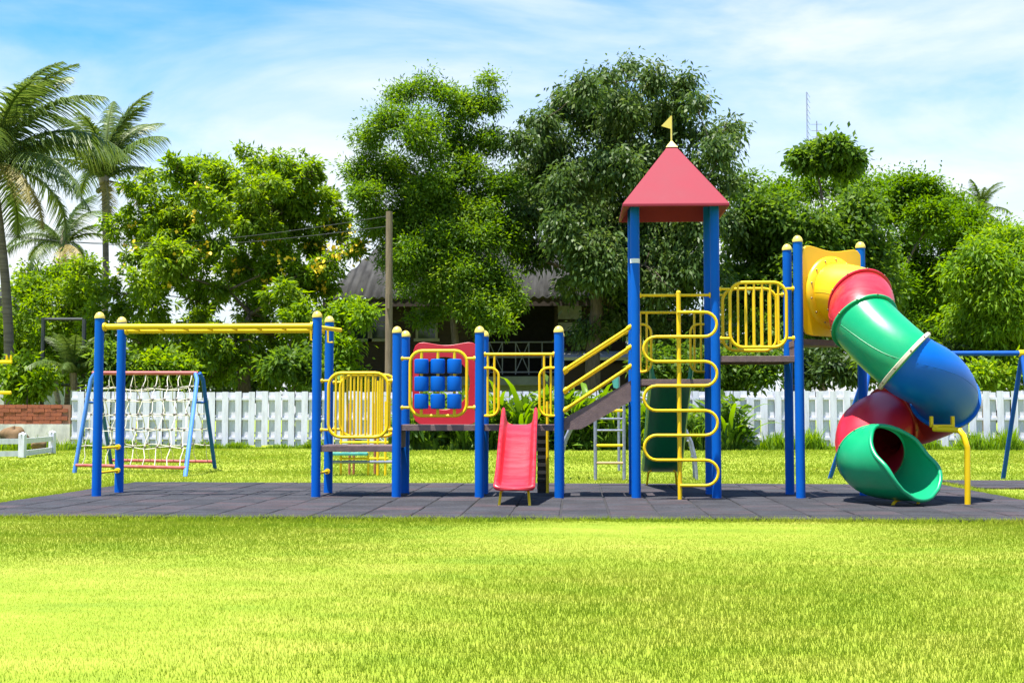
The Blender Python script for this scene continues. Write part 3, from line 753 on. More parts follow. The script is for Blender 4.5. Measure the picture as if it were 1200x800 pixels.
for i in range(NT, i0, -1): t = i / NT; rim.append(scoop(rm, t, Aof(t)))
MB().tube(rim, .026, 10, closed=True).build('rim', MT['green'], s7)
flange(8.9, MT['green'], s7)
# feet under the scoop
for (px, dy) in ((1050, -.05), (1083, .1)):
    g0 = ground(px - 6, 592); y = g0.y + dy
    MB().tube([(g0.x, y, -.02), (g0.x + .02, y, .03), (g0.x + .06, y + .02, .062), (g0.x + .16, y + .1, .07)], .018, 8).build('slide_foot', MT['yellow'], s7)
# support pole with clamp bracket
gp = ground(1134, 592); yb_ = gp.y
p1 = at(1094, 502, yb_ + .25); p2 = at(1116, 503, yb_ + .1); p3 = at(1129, 510, yb_); p4 = at(1133.5, 524, yb_)
sp = MB().tube([p1, p2, (p2 + p3) / 2 + Vector((.02, 0, .02)), p3, p4, (gp.x, yb_, -.03)], .034, 12).build('support_pole', MT['yellow'], ps)
b = MB(); q1 = at(1092, 499, yb_ + .25); q2 = at(1117, 499, yb_ + .22)
b.box((q1 + q2) / 2, ((q2 - q1).length, .10, .035)); b.box(q1 + Vector((0, .02, .05)), (.035, .06, .13)); b.box(q2 + Vector((0, .02, .05)), (.035, .06, .13)); b.build('bracket', MT['yellow'], sp, smooth=False, bevel=.006)

# ------------------------------------------------------------------ white board fence
YFN = 40.5; fx0 = X(84, YFN); fx1 = X(1290, YFN); ftop = Zat(458.5, YFN, 600)
fence = thing('board_fence', ((fx0 + fx1) / 2, YFN, 0), 'long white board fence with boards on both sides of its rails behind the playground', 'fence')
pitch = .213; nb = int((fx1 - fx0) / pitch)
bm_ = MB().box((0, 0, 0), (.2, .022, 1)).mesh('board', MT['white'], smooth=False)
cut = {X(px, YFN): z for px, z in ()}
for i in range(nb):
    x = fx0 + (i + .5) * pitch; px = 675 + x / YFN * F
    z1 = ftop + random.gauss(0, .012); z0 = .06 + random.uniform(-.03, .06)
    if 872 < px < 897: z1 = Zat(466, YFN, 880)
    if random.random() < .06: z0 = .42
    y = YFN - .045 if i % 2 else YFN + .045
    link('board', bm_, fence, (x, y, (z0 + z1) / 2), (random.gauss(0, .004), random.gauss(0, .006), random.gauss(0, .01)), (1, 1, z1 - z0))
for z in (Zat(467, YFN), Zat(490.5, YFN), Zat(513.5, YFN)):
    MB().box(((fx0 + fx1) / 2, YFN, z), (fx1 - fx0, .062, .075)).build('rail', MT['white'], fence, smooth=False)
for i in range(14):
    MB().box((fx0 + .1 + i * (fx1 - fx0 - .2) / 13, YFN + .11, .9), (.1, .1, 1.75)).build('fence_post', MT['white'], fence, smooth=False)

# ------------------------------------------------------------------ rope net climber
nf = thing('rope_net_climber', (X(165, 23), 23.4, 0), 'light blue frame with a white rope climbing net on the grass at the left', 'net climber')
gl1, gl2 = ground(87, 553), ground(217, 557); gr1, gr2 = ground(131, 546), ground(252, 548)
ztop = Zat(437, 23.2, 160); ta = at(108, 437, 23.2); tb = at(232, 437, 23.4)
for (g0, tp, mt) in ((gl1, ta, 'ltblue'), (gl2, tb, 'ltblue'), (gr1, ta + Vector((.06, .06, 0)), 'midblue'), (gr2, tb + Vector((.06, .06, 0)), 'midblue')):
    k = (tp - g0); MB().tube([g0 - Vector((0, 0, .03)), g0 + k * .93, tp - Vector((0, 0, .0)) + (Vector((tb.x - ta.x, 0, 0)).normalized() * .05 if tp.x < 0 and g0 in (gl1, gr1) else Vector((-.05, 0, 0)))], .038, 12).build('leg', MT[mt], nf)
MB().tube([ta, tb], .036, 10).build('top_bar', MT['pinkred'], nf)
lo1, lo2 = gl1.lerp(gl2, 0) , gl2
zr_ = .16
MB().tube([gl1.lerp(ta, .07), gl2.lerp(tb, .07)], .03, 10).build('lower_bar', MT['pinkred'], nf)
MB().tube([gr1.lerp(ta, .07), gr2.lerp(tb, .07)], .03, 10).build('lower_bar', MT['pinkred'], nf)
for (p, q) in ((gl1, gr1), (gl2, gr2)):
    tp = ta if p is gl1 else tb; MB().tube([p.lerp(tp, .70), q.lerp(tp, .70)], .022, 8).build('cross_bar', MT['midblue'], nf)
# two sloping nets, front and back
kn = MB()
for (b1, b2, off) in ((gl1, gl2, 0), (gr1, gr2, .06)):
    fr = lambda u, v: (b1.lerp(b2, u)).lerp(ta.lerp(tb, u), v) + Vector((0, .02, 0))
    cols = 9
    for i in range(cols):
        u = .06 + .88 * i / (cols - 1); pts = []
        for k in range(13):
            v = .08 + .92 * k / 12; w = .013 * math.sin(k * 1.9 + i * 1.3) * (1 if 0 < k < 12 else 0); pts.append(fr(min(.99, max(.01, u + w)), v))
        MB().tube(pts, .0078, 6).build('rope', MT['rope'], nf)
    for j, v in enumerate((.26, .43, .58, .73, .86)):
        pts = [fr(.01 + .98 * k / 16, v + .012 * math.sin(k * 1.1 + j) - .03 * math.sin(PI * k / 16) * (1 if j == 4 else .4)) for k in range(17)]
        MB().tube(pts, .0078, 6).build('rope', MT['rope'], nf)
        for i in range(cols):
            u = .06 + .88 * i / (cols - 1); p = fr(u, v); kn.lathe(p - Vector((0, .02, .02)), [(.005, 0), (.026, .012), (.026, .028), (.005, .04)], 6)
o = kn.build('knots', MT['knot'], nf); o['kind'] = 'stuff'

# ------------------------------------------------------------------ small play items behind
Yc = 22.3
pf = thing('spinning_bench', (X(425, Yc), Yc, 0), 'small play bench with yellow and brown legs and a teal seat behind the low deck', 'play bench')
for px, m_, tp in ((400, 'yellow', 440), (432, 'yellow', 446), (443, 'yellow', 446), (452, 'yellow', 470)):
    MB().tube([(X(px, Yc), Yc, -.02), (X(px, Yc), Yc, Zat(tp, Yc, px))], .022, 8).build('leg', MT[m_], pf)
for px in (406, 411, 436, 440):
    MB().tube([(X(px, Yc), Yc + .35, -.02), (X(px, Yc), Yc + .35, Zat(472, Yc, px))], .022, 8).build('leg', MT['brownred'], pf)
a, b = at(384, 531, Yc), at(432, 532, Yc); MB().box((a + b) / 2, ((b - a).length, .32, .05)).build('seat', MT['teal'], pf, smooth=False, bevel=.01)
a, b = at(390, 541, Yc), at(462, 541, Yc); MB().tube([a, b], .028, 8).build('ground_bar', MT['steel'], pf)
a, b = at(398, 518, Yc), at(455, 518, Yc); MB().tube([a, b], .02, 8).build('cross_bar', MT['yellow'], pf)
a, b = at(398, 537, Yc), at(455, 537, Yc); MB().tube([a, b], .018, 8).build('cross_bar', MT['yellow'], pf)

Yc = 21.0
la = thing('ladder_climber', (X(714, Yc), Yc, 0), 'grey metal ladder climber with curved arch rails behind the stairs', 'climber')
xa, xb = X(697.5, Yc), X(731, Yc)
zt1, zt2 = Zat(478, Yc), Zat(474, Yc)
MB().tube([(xa, Yc, -.02), (xa, Yc, zt1)], .028, 10).build('side_rail', MT['steel'], la); MB().tube([(xb, Yc, -.02), (xb, Yc, zt2)], .028, 10).build('side_rail', MT['steel'], la)
for py, m_ in ((481, 'yellow'), (490.5, 'steel'), (504, 'steel'), (521.5, 'yellow'), (542, 'tan')):
    MB().tube([(xa, Yc, Zat(py, Yc)), (xb, Yc, Zat(py, Yc))], .022 if m_ != 'steel' else .017, 8).build('rung', MT[m_], la)
for dy in (0.05, .75):
    pts = []
    for i in range(17):
        a = PI * i / 16; pts.append((X(735, Yc + dy) - math.cos(a) * 1.12, Yc + dy, -.03 + 1.36 * math.sin(a) ** .8))
    MB().tube(pts, .026, 10).build('arch_rail', MT['steel'], la)
for i in range(1, 16):
    if 4 < i < 12: continue
    a = PI * i / 16; x, z = X(735, Yc) - math.cos(a) * 1.12, -.03 + 1.36 * math.sin(a) ** .8
    MB().tube([(x, Yc + .05, z), (x, Yc + .75, z)], .016, 8).build('rung', MT['steel'], la)
tp = thing('teal_slide_head', (X(721, 24), 24, 0), 'small teal panel on a post just visible above the stairs', 'play panel')
a = at(717, 441, 24); b = at(725, 456, 24)
MB().prism([(a.x, 24, a.z - .06), (a.x + .04, 24, a.z), (b.x, 24, a.z), (b.x, 24, b.z), (a.x + .03, 24, b.z + .03)], (0, .03, 0)).build('panel', MT['teal'], tp, smooth=False, bevel=.004)
MB().tube([(b.x, 24.04, 0), (b.x, 24.04, a.z)], .025, 8).build('stand', MT['steel'], tp)

# swing frame at right
Yc = 20.6
sw = thing('swing_frame', (X(1200, Yc), Yc, 0), 'blue swing frame with a yellow joint behind the tunnel slide at right', 'swing')
zb_ = Zat(414, Yc, 1150); xa, xm, xe = X(1022, Yc), X(1199, Yc), X(1390, Yc)
MB().tube([(xa, Yc, zb_), (xe, Yc, zb_)], .04, 12).build('top_bar', MT['midblue'], sw)
j = MB().lathe((xm - .05, Yc, zb_), [(.055, 0), (.055, .16)], 14, (1, 0, 0)); j.build('joint', MT['yellow'], sw)
for (x, dx) in ((xa, -.5), (xm, -.03), (xe, .5)):
    for dy in (-.75, .95):
        MB().tube([(x, Yc, zb_), (x + dx, Yc + dy, -.03)], .036, 12).build('leg', MT['midblue'], sw)
MB().tube([(xa - .3, Yc - .4, zb_ * .45), (xa - .3, Yc + .52, zb_ * .45)], .02, 8).build('cross_bar', MT['midblue'], sw)
for xx in (X(1255, Yc), X(1320, Yc)):
    for s_ in (-.2, .2): MB().tube([(xx + s_, Yc, zb_), (xx + s_, Yc, .5)], .008, 6).build('chain', MT['steel'], sw)
    MB().box((xx, Yc, .49), (.46, .18, .03)).build('seat', MT['midblue'], sw, smooth=False, bevel=.008)

# yellow bars at the far left edge
Yc = 33
yb2 = thing('pull_up_frame', (X(-25, Yc), Yc, 0), 'yellow play frame bars cut off by the left edge before the palm trunk', 'play frame')
for py, px in ((424, 14), (460, 13)):
    MB().tube([at(-60, py, Yc), at(px, py, Yc)], .045, 8).build('bar', MT['yellow'], yb2)
for px in (8, 13): MB().tube([at(px, 424, Yc), at(px, 416, Yc)], .03, 8).build('peg', MT['yellow'], yb2)
for px in (-60, -22): MB().tube([(X(px, Yc), Yc, -.02), (X(px, Yc), Yc, Zat(415, Yc, px))], .06, 10).build('post', MT['blue'], yb2)

# ------------------------------------------------------------------ left wall, low fence, boulder, black frame
Yw = 41.0
bw = thing('brick_wall', (X(20, Yw), Yw, 0), 'low red brick wall on a pale plastered base at the left edge', 'wall')
xa, xb = X(-90, Yw), X(83, Yw) - .02; zb0, zb1 = Zat(497, Yw), Zat(473.5, Yw)
MB().box(((xa + xb) / 2, Yw + .16, zb0 / 2), (xb - xa, .3, zb0)).build('base', MT['plaster'], bw, smooth=False)
MB().box(((xa + xb) / 2, Yw + .17, (zb0 + zb1) / 2), (xb - xa - .02, .2, zb1 - zb0 - .02)).build('core', MT['mortar'], bw, smooth=False)
bk = MB().box((0, 0, 0), (.37, .24, .112)).mesh('brick', MT['brick'], smooth=False)
nrow = 5; rh = (zb1 - zb0) / nrow
for r_ in range(nrow):
    x = xa + (.19 if r_ % 2 else 0) + .19
    while x < xb - .15:
        link('brick', bk, bw, (x, Yw + .15 + random.uniform(-.012, .012), zb0 + (r_ + .5) * rh), (0, random.gauss(0, .01), random.gauss(0, .015)), (1, 1, rh * .9 / .112)); x += .385
wf = thing('low_rail_fence', (ground(25, 536).x, ground(25, 536).y, 0), 'low white two rail fence in front of the boulder at left', 'fence')
pA = ground(-40, 537); pB = ground(26, 536); pC = ground(61, 531); hh = .56
for p in (pA, pB, pC): MB().box(p + Vector((0, 0, hh / 2)), (.15, .15, hh)).build('fence_post', MT['white'], wf, smooth=False, bevel=.01)
for p in (pA, pB, pC): MB().lathe(p + Vector((0, 0, hh + .001)), [(.10, 0), (.10, .02), (.01, .06)], 4).build('post_cap', MT['white'], wf, smooth=False)
for (p, q) in ((pA, pB), (pB, pC)):
    d = (q - p); an = math.atan2(d.y, d.x)
    for z in (.40, .1): MB().box((p + q) / 2 + Vector((0, 0, z)), (d.length - .15, .05, .13), Matrix.Rotation(an, 3, 'Z')).build('rail', MT['white'], wf, smooth=False)
def boulder(px, py, Y, rpx, label, seed):
    c = at(px, py, Y); r = rpx * Y / F; rs = np.random.default_rng(seed); m = MB(); rows = []
    ph = rs.uniform(0, 6, 6)
    for i in range(13):
        th = PI * i / 12; row = []
        for k in range(20):
            a = 2 * PI * k / 20; rr = r * (1 + .16 * math.sin(2 * a + ph[0]) * math.sin(th) + .12 * math.sin(3 * a + 2 * th + ph[1]) + .07 * math.sin(5 * th + ph[2] + a))
            row.append((c.x + rr * math.sin(th) * math.cos(a), c.y + rr * math.sin(th) * math.sin(a), max(-.1, c.z + rr * .85 * math.cos(th))))
        rows.append(row)
    o = m.grid(rows, closed=True).build('boulder', MT['stone']); tag(o, label, 'boulder'); return o
boulder(17, 512, 38.5, 14, 'large tan boulder behind the low white rail fence', 3)
boulder(46, 522, 37.5, 9, 'smaller brown boulder between the low fence posts', 5)
Yg = 43.5
gt = thing('black_frame', (X(73, Yg), Yg, 0), 'tall black metal gate frame standing above the brick wall', 'gate frame')
for px, t in ((49, 372), (97, 374)): MB().tube([(X(px, Yg), Yg, 0), (X(px, Yg), Yg, Zat(t, Yg, px))], .075, 8).build('frame_post', MT['blackmetal'], gt)
for py in (374, 451): MB().tube([at(49, py, Yg), at(97, py, Yg)], .055, 8).build('frame_bar', MT['blackmetal'], gt)

# ------------------------------------------------------------------ house
Yh = 52
hs_ = thing('timber_house', (X(530, Yh), Yh + 4, 0), 'dark timber house with grey corrugated roof and a railed veranda behind the trees', 'house')
hx0, hx1 = X(392, Yh), X(735, Yh); ze = Zat(350, Yh); zfl = Zat(441, Yh)
hr_ = lambda px: X(px, Yh)
def wallbox(a, b, z0, z1, y0, y1, mat, name='wall'): return MB().box(((a + b) / 2, (y0 + y1) / 2, (z0 + z1) / 2), (b - a, y1 - y0, z1 - z0)).build(name, MT[mat], hs_, smooth=False)
wallbox(hx0, hr_(560), zfl, ze, Yh, Yh + 7, 'darkwood')                       # front room
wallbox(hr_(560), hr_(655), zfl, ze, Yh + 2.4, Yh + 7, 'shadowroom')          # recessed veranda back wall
wallbox(hr_(655), hx1, zfl, ze, Yh + 1.0, Yh + 7.01, 'darkwood')
wallbox(hr_(653), hr_(682), Zat(372, Yh), Zat(352, Yh), Yh + .93, Yh + .97, 'palewall', 'wall_panel')
wallbox(hr_(653), hr_(682), Zat(386, Yh), Zat(376, Yh), Yh + .93, Yh + .97, 'palewall', 'wall_panel')
wallbox(hx0 - .1, hx1 + .1, zfl - .35, zfl - .002, Yh - .3, Yh + 7.2, 'concrete', 'floor_slab')
wallbox(hx0, hx1, 0, zfl - .352, Yh + .6, Yh + 6.8, 'concrete', 'base_wall')
wallbox(hr_(650), hr_(654), zfl, ze, Yh - .1, Yh + .2, 'darkwood', 'veranda_post')
wallbox(hr_(556), hr_(559), zfl, ze, Yh - .16, Yh - .003, 'darkwood', 'veranda_post')
# planks on the front wall
for i in range(15):
    z = zfl + (ze - zfl) * (i + .5) / 15; MB().box(((hx0 + hr_(553)) / 2, Yh - .02, z), (hr_(553) - hx0 - .05, .03, (ze - zfl) / 15 - .03)).build('plank', MT['darkwood'], hs_, smooth=False)
# windows
for px in (421, 446, 500):
    w = MB(); x = hr_(px); z0, z1 = Zat(398, Yh), Zat(362, Yh)
    for dx in (-.4, .4): w.box((x + dx, Yh - .07, (z0 + z1) / 2), (.10, .08, z1 - z0))
    for z in (z0, z1): w.box((x, Yh - .07, z), (1.05 if z == z0 else .9, .1, .12))
    o = w.build('window', MT['frame'], hs_, smooth=False)
    MB().box((x, Yh - .055, (z0 + z1) / 2), (.7, .02, z1 - z0 - .13)).build('pane', MT['glass'], o, smooth=False)
    MB().box((x, Yh - .075, (z0 + z1) / 2 + .1), (.7, .03, .05)).build('glazing_bar', MT['frame'], o, smooth=False)
# veranda railing
vr = MB(); xa, xb = hr_(558), hr_(651); z0, z1 = Zat(436, Yh), Zat(401, Yh); yv = Yh - .12
for z in (z0, (z0 + z1) / 2, z1): vr.tube([(xa, yv, z), (xb, yv, z)], .03, 6)
rl = vr.build('railing', MT['steel'], hs_)
n = 7
for i in range(n):
    x = xa + (xb - xa) * i / (n - 1); MB().tube([(x, yv, z0 - .1), (x, yv, z1)], .025, 6).build('baluster', MT['steel'], rl)
    if i in (2, 4):
        x2_ = xa + (xb - xa) * (i - 1) / (n - 1)
        MB().tube([(x, yv, z0), (x2_, yv, z1)], .02, 6).build('brace', MT['steel'], rl); MB().tube([(x2_, yv, z0), (x, yv, z1)], .02, 6).build('brace', MT['steel'], rl)
# corrugated roof: front slope, back slope, hipped left end
zr2 = Zat(285, Yh + 4, 530); yr = Yh + 4; rx0, rx1 = hx0 - .4, hx1 + .5; ye = Yh - .9
rows = []; nx = 260
for j in range(2):
    row = []
    for i in range(nx + 1):
        x = rx0 + (rx1 - rx0) * i / nx; c = .05 * math.sin(2 * PI * (x - rx0) / .34)
        t = j * min(1, (x - rx0) / 1.7 + .02)
        row.append((x, ye + (yr - ye) * t, ze - .02 + (zr2 - ze) * t + c))
    rows.append(row)
rb = [[(p[0], 2 * yr - p[1], p[2]) for p in r] for r in rows]
o = MB().grid(rows).grid(rb[::-1]).build('roof', MT['roofing'], hs_); md = o.modifiers.new('t', 'SOLIDIFY'); md.thickness = .03
MB().box(((rx0 + rx1) / 2, ye + .06, ze - .22), (rx1 - rx0 - .1, .05, .3)).build('fascia', MT['darkwood'], hs_, smooth=False)
MB().tube([(rx0 + 1.7, yr, zr2 + .05), (rx1, yr, zr2 + .05)], .14, 8).build('ridge_cap', MT['roofing'], hs_)
# lean-to roof at the right side
a, b = at(655, 415, 50), at(752, 415, 50)
sh = thing('lean_to_shed', ((a.x + b.x) / 2, 51, 0), 'low shed with pale grey sheet roof beside the big tree trunk', 'shed')
MB().box(((a.x + b.x) / 2, 51.2, a.z), (b.x - a.x, 2.6, .12), Matrix.Rotation(R(8), 3, 'X')).build('roof', MT['palewall'], sh, smooth=False)
MB().box(((a.x + b.x) / 2, 51.4, (a.z - .35) / 2), (b.x - a.x - .4, 1.8, a.z - .35)).build('wall', MT['darkwood'], sh, smooth=False)

# second house far left
Yq = 62; a = at(2, 366, Yq); b = at(36, 366, Yq); rg = at(4, 338, Yq)
h2 = thing('pale_house', (a.x, Yq + 2, 0), 'pale house with a grey sheet roof glimpsed beside the left palm trunk', 'house')
MB().box((a.x - 3, Yq + 3, a.z / 2), (9.2, 5.8, a.z)).build('wall', MT['palewall'], h2, smooth=False)
MB().prism([(b.x + .3, Yq - .4, a.z - .05), (rg.x - 2.2, Yq - .4, rg.z + .5), (a.x - 8.4, Yq - .4, a.z - .05)], (0, 7, 0)).build('roof', MT['roofing'], h2, smooth=False)
w = MB().box((X(12, Yq), Yq - .02 + .1, Zat(372, Yq)), (.6, .1, .7)).build('window', MT['frame'], h2, smooth=False); MB().box((X(12, Yq), Yq + .02, Zat(372, Yq)), (.45, .02, .55)).build('pane', MT['glass'], w, smooth=False)

# wooden pole and wires, aerial mast
Yp = 43.2
pp = thing('utility_pole', (X(455, Yp), Yp, 0), 'weathered pale wooden pole standing behind the fence by the feathery tree', 'pole')
MB().tube([(X(455.5, Yp), Yp, -.1), (X(455, Yp), Yp, Zat(248, Yp, 455))], [.14, .115], 12).build('shaft', MT['polewood'], pp)
MB().box((X(455, Yp), Yp - .16, Zat(353, Yp)), (.1, .12, .5)).build('bracket', MT['polewood'], pp, smooth=False)
for dz, lab in ((-.15, 'upper thin black wire running left from the wooden pole'), (-.5, 'lower thin black wire running left from the wooden pole')):
    a = Vector((X(455, Yp), Yp, Zat(248, Yp, 455) + dz)); b = at(-80, 268 + dz * 14, 50)
    pts = [a.lerp(b, i / 20) - Vector((0, 0, .8 * math.sin(PI * i / 20))) for i in range(21)]
    o = MB().tube(pts, .012, 5).build('overhead_wire', MT['blackmetal']); tag(o, lab, 'wire')
Ym = 120
am = thing('aerial_mast', (X(950, Ym), Ym, 0), 'thin tall radio mast rising far behind the trees', 'mast')
zt_ = Zat(108, Ym, 950)
for k in range(3):
    a = 2 * PI * k / 3; MB().tube([(X(952, Ym) + .16 * math.cos(a), Ym + .16 * math.sin(a), 0), (X(950, Ym) + .05 * math.cos(a), Ym + .05 * math.sin(a), zt_)], .02, 5).build('mast_leg', MT['steel'], am)
lt = MB()
for i in range(60):
    z = zt_ * i / 60; z2 = zt_ * (i + 1) / 60; x = X(952, Ym)
    lt.tube([(x + .16, Ym, z), (x - .1, Ym + .12, z2)], .02, 4)
o = lt.build('lattice', MT['steel'], am); o['kind'] = 'stuff'
a = at(957, 142, Ym); MB().tube([(a.x, Ym, 0), tuple(a)], .05, 5).build('aerial', MT['steel'], am)
for i, dz in enumerate((.3, .9, 1.5)): MB().tube([(a.x - .5, Ym, a.z - dz), (a.x + .5, Ym, a.z - dz)], .03, 4).build('aerial_arm', MT['steel'], am)

# ------------------------------------------------------------------ trees
def crown_mesh(lobes, Y, n_leaf, Ln, wd, droop, mat, cl_r=.45, depth=.55, flat=1.0, shell=.5, per=40, seed=1, upb=.8, whorl=False):
    """lobes (px,py,r_px): leaf clumps spread through each lobe's volume"""
    rs = np.random.default_rng(seed)
    pxs = [l[0] for l in lobes]; half = (max(pxs) - min(pxs)) / 2 * Y / F * depth + .3
    C0, R0 = [], []
    for (px, py, r) in lobes:
        dy = rs.uniform(-1, 1) * half; c = at(px, py, Y + dy); C0.append(np.array(c)); R0.append(r * (Y + dy) / F)
    C0 = np.array(C0); R0 = np.array(R0)
    # every lobe breaks up into uneven boughs
    k_ = 7; C = np.repeat(C0, k_, 0); RR = np.repeat(R0, k_) * rs.uniform(.32, .72, len(C))
    dd = unit(rs.normal(size=C.shape)); C = C + dd * (np.repeat(R0, k_) * rs.uniform(.35, .85, len(C)))[:, None]
    wt = RR ** 1.7; wt = wt / wt.sum(); nc = max(1, n_leaf // per)
    idx = rs.choice(len(C), nc, p=wt)
    d = unit(rs.normal(size=(nc, 3))); rad = (shell + (1 - shell) * rs.random(nc)) ** .8
    rad = np.where(rs.random(nc) < .12, rad * 1.16, rad)
    cc = C[idx] + d * (RR[idx] * rad)[:, None] * np.array([1, 1, flat])
    cs = cl_r * rs.uniform(.5, 1.3, nc)
    k = rs.integers(0, nc, n_leaf)
    off = rs.normal(size=(n_leaf, 3)) * np.array([.55, .55, .42])
    if whorl: off *= .35
    P = cc[k] + off * cs[k][:, None]
    out = unit(P - cc[k]); crown_out = unit(P - C[idx][k])
    D = unit(out * (.75 if whorl else .4) + crown_out * .45 + rs.normal(size=(n_leaf, 3)) * (.45 if whorl else .62) + np.array([0, 0, -droop]))
    V = leaves(P, D, Ln * rs.uniform(.6, 1.3, n_leaf), wd * rs.uniform(.7, 1.25, n_leaf), upbias=upb)
    return npmesh('crown', V, 4, mat), C0, R0

def limbs(base, C, RR, r0, fork, mat, root, seed, lean=0, keep=.62):
    rs = random.Random(seed); m = MB(); base = Vector(base)
    f1 = Vector((base.x + lean, base.y, fork)); n = 8
    m.tube([base.lerp(f1, i / n) + Vector((rs.gauss(0, .05), rs.gauss(0, .05), 0)) * (1 if 0 < i < n else 0) for i in range(n + 1)], [r0 * (1.25 if i == 0 else 1 - .35 * i / n) for i in range(n + 1)], 10)
    hubs = [f1]
    order = sorted(range(len(C)), key=lambda i: (Vector(C[i]) - f1).length)
    rad = {0: r0 * .65}
    for i in order:
        c = Vector(C[i])
        # grow from the nearest hub that lies lower
        best = min(range(len(hubs)), key=lambda h: (hubs[h] - c).length + 1.2 * max(0, hubs[h].z - c.z))
        h = hubs[best]; r = max(.025, rad[best] * .76); k = 5
        mid = [h.lerp(c, t / k) + (Vector((rs.gauss(0, .12), rs.gauss(0, .12), rs.gauss(0, .08) + .12 * math.sin(PI * t / k))) * (c - h).length * .12 if 0 < t < k else Vector((0, 0, 0))) for t in range(k + 1)]
        m.tube(mid, [r * (1 - .5 * t / k) for t in range(k + 1)], 6)
        hubs.append(mid[-2]); rad[len(hubs) - 1] = r * .74
        for _ in range(5):      # twigs
            q = c + Vector((rs.gauss(0, 1), rs.gauss(0, 1), rs.gauss(0, .8))).normalized() * RR[i] * rs.uniform(.6, .95)
            m.tube([mid[-2], mid[-2].lerp(q, .5) + Vector((rs.gauss(0, .1), rs.gauss(0, .1), .08)), q], [max(.012, r * .4), .014, .007], 4)
    return m.build('trunk', mat, root)

def tree(name, label, base_px, Y, lobes, n_leaf, Ln, wd, mat, bark='bark', r0=.2, fork_py=400, group=None, cat='tree', droop=.3, lean=0, seed=1, **k):
    root = thing(name, (X(base_px, Y), Y, 0), label, cat, group)
    me, C, RR = crown_mesh(lobes, Y, n_leaf, Ln, wd, droop, MT[mat], seed=seed, **k)
    me.transform(Matrix.Translation(-root.location))
    o = bpy.data.objects.new('crown', me); COL.objects.link(o); o.parent = root
    limbs((X(base_px, Y), Y, -.1), C, RR, r0, Zat(fork_py, Y), MT[bark], root, seed, lean)
    return root, C, RR

T4 = [(225, 245, 52), (330, 245, 52), (280, 300, 58), (185, 325, 46), (360, 320, 44), (280, 230, 50), (165, 222, 24), (205, 200, 22), (240, 193, 20), (262, 205, 20), (295, 188, 20), (335, 196, 24), (362, 205, 18), (382, 232, 20), (395, 262, 22), (412, 285, 18), (152, 262, 26), (196, 250, 26), (238, 240, 24), (300, 228, 24), (345, 240, 28), (370, 285, 24), (165, 300, 26), (210, 300, 20), (325, 290, 18), (130, 345, 32), (180, 345, 36), (235, 345, 28), (385, 305, 22), (330, 345, 28), (295, 365, 30), (120, 388, 26), (165, 395, 34), (225, 395, 34), (275, 405, 34), (330, 395, 34), (368, 375, 26), (270, 252, 19), (302, 268, 19), (250, 285, 19), (285, 312, 18), (340, 268, 19), (225, 215, 20), (318, 318, 16), (262, 335, 18), (205, 322, 20), (320, 215, 18), (270, 225, 16), (225, 270, 16), (352, 318, 22), (380, 330, 18), (348, 372, 24), (310, 430, 30), (250, 438, 28), (195, 438, 26), (350, 435, 22)]
rt, C, RR = tree('flowering_tree', 'wide bright green tree with scattered yellow flowers and open branches at left', 286, 47, T4, 80000, .25, .085, 'l_bright', r0=.3, fork_py=380, droop=.35, cl_r=.5, shell=.1, per=30, seed=4, whorl=True, depth=.45)
fl = []
for c, r in zip(C, RR):
    cpx = c[0]
    nfl = (2 if r < 40 * 47 / F else 0) if c[2] > Zat(330, 47) and c[2] < Zat(225, 47) else 0
    if c[0] > X(370, 47) and c[2] < Zat(260, 47): nfl = 6
    for _ in range(nfl):
        d = rng.normal(size=3); d[1] -= .6; d = unit(d); fl.append(c + d * r * rng.uniform(.7, 1.05))
P = np.repeat(np.array(fl), 7, 0) + rng.normal(size=(len(fl) * 7, 3)) * .13
V = leaves(P, unit(rng.normal(size=P.shape)), np.full(len(P), .19), np.full(len(P), .15)); V = V - np.array(rt.location)
o = bpy.data.objects.new('flowers', npmesh('flowers', V, 4, MT['flower'])); COL.objects.link(o); o.parent = rt; o['kind'] = 'stuff'

T5 = [(500, 230, 40), (540, 300, 40), (478, 112, 17), (505, 100, 15), (522, 118, 20), (545, 125, 20), (572, 95, 9), (577, 118, 13), (455, 140, 20), (432, 168, 20), (422, 200, 18), (428, 232, 20), (490, 150, 28), (535, 165, 32), (578, 160, 22), (460, 195, 28), (500, 205, 32), (470, 275, 26), (440, 262, 16), (520, 245, 36), (505, 300, 30), (468, 310, 22), (560, 250, 30), (550, 215, 36), (588, 215, 22), (455, 255, 24), (495, 262, 34), (545, 270, 38), (590, 275, 24), (485, 318, 32), (530, 325, 38), (578, 325, 30), (600, 345, 18), (505, 358, 26), (550, 366, 28), (590, 372, 14)]
tree('feathery_tree', 'tall light green feathery tree in the middle beside the wooden pole', 532, 46, T5, 125000, .17, .055, 'l_feather', bark='bark', r0=.17, fork_py=330, droop=.15, cl_r=.42, shell=.05, per=45, seed=9, flat=.9, depth=.28)
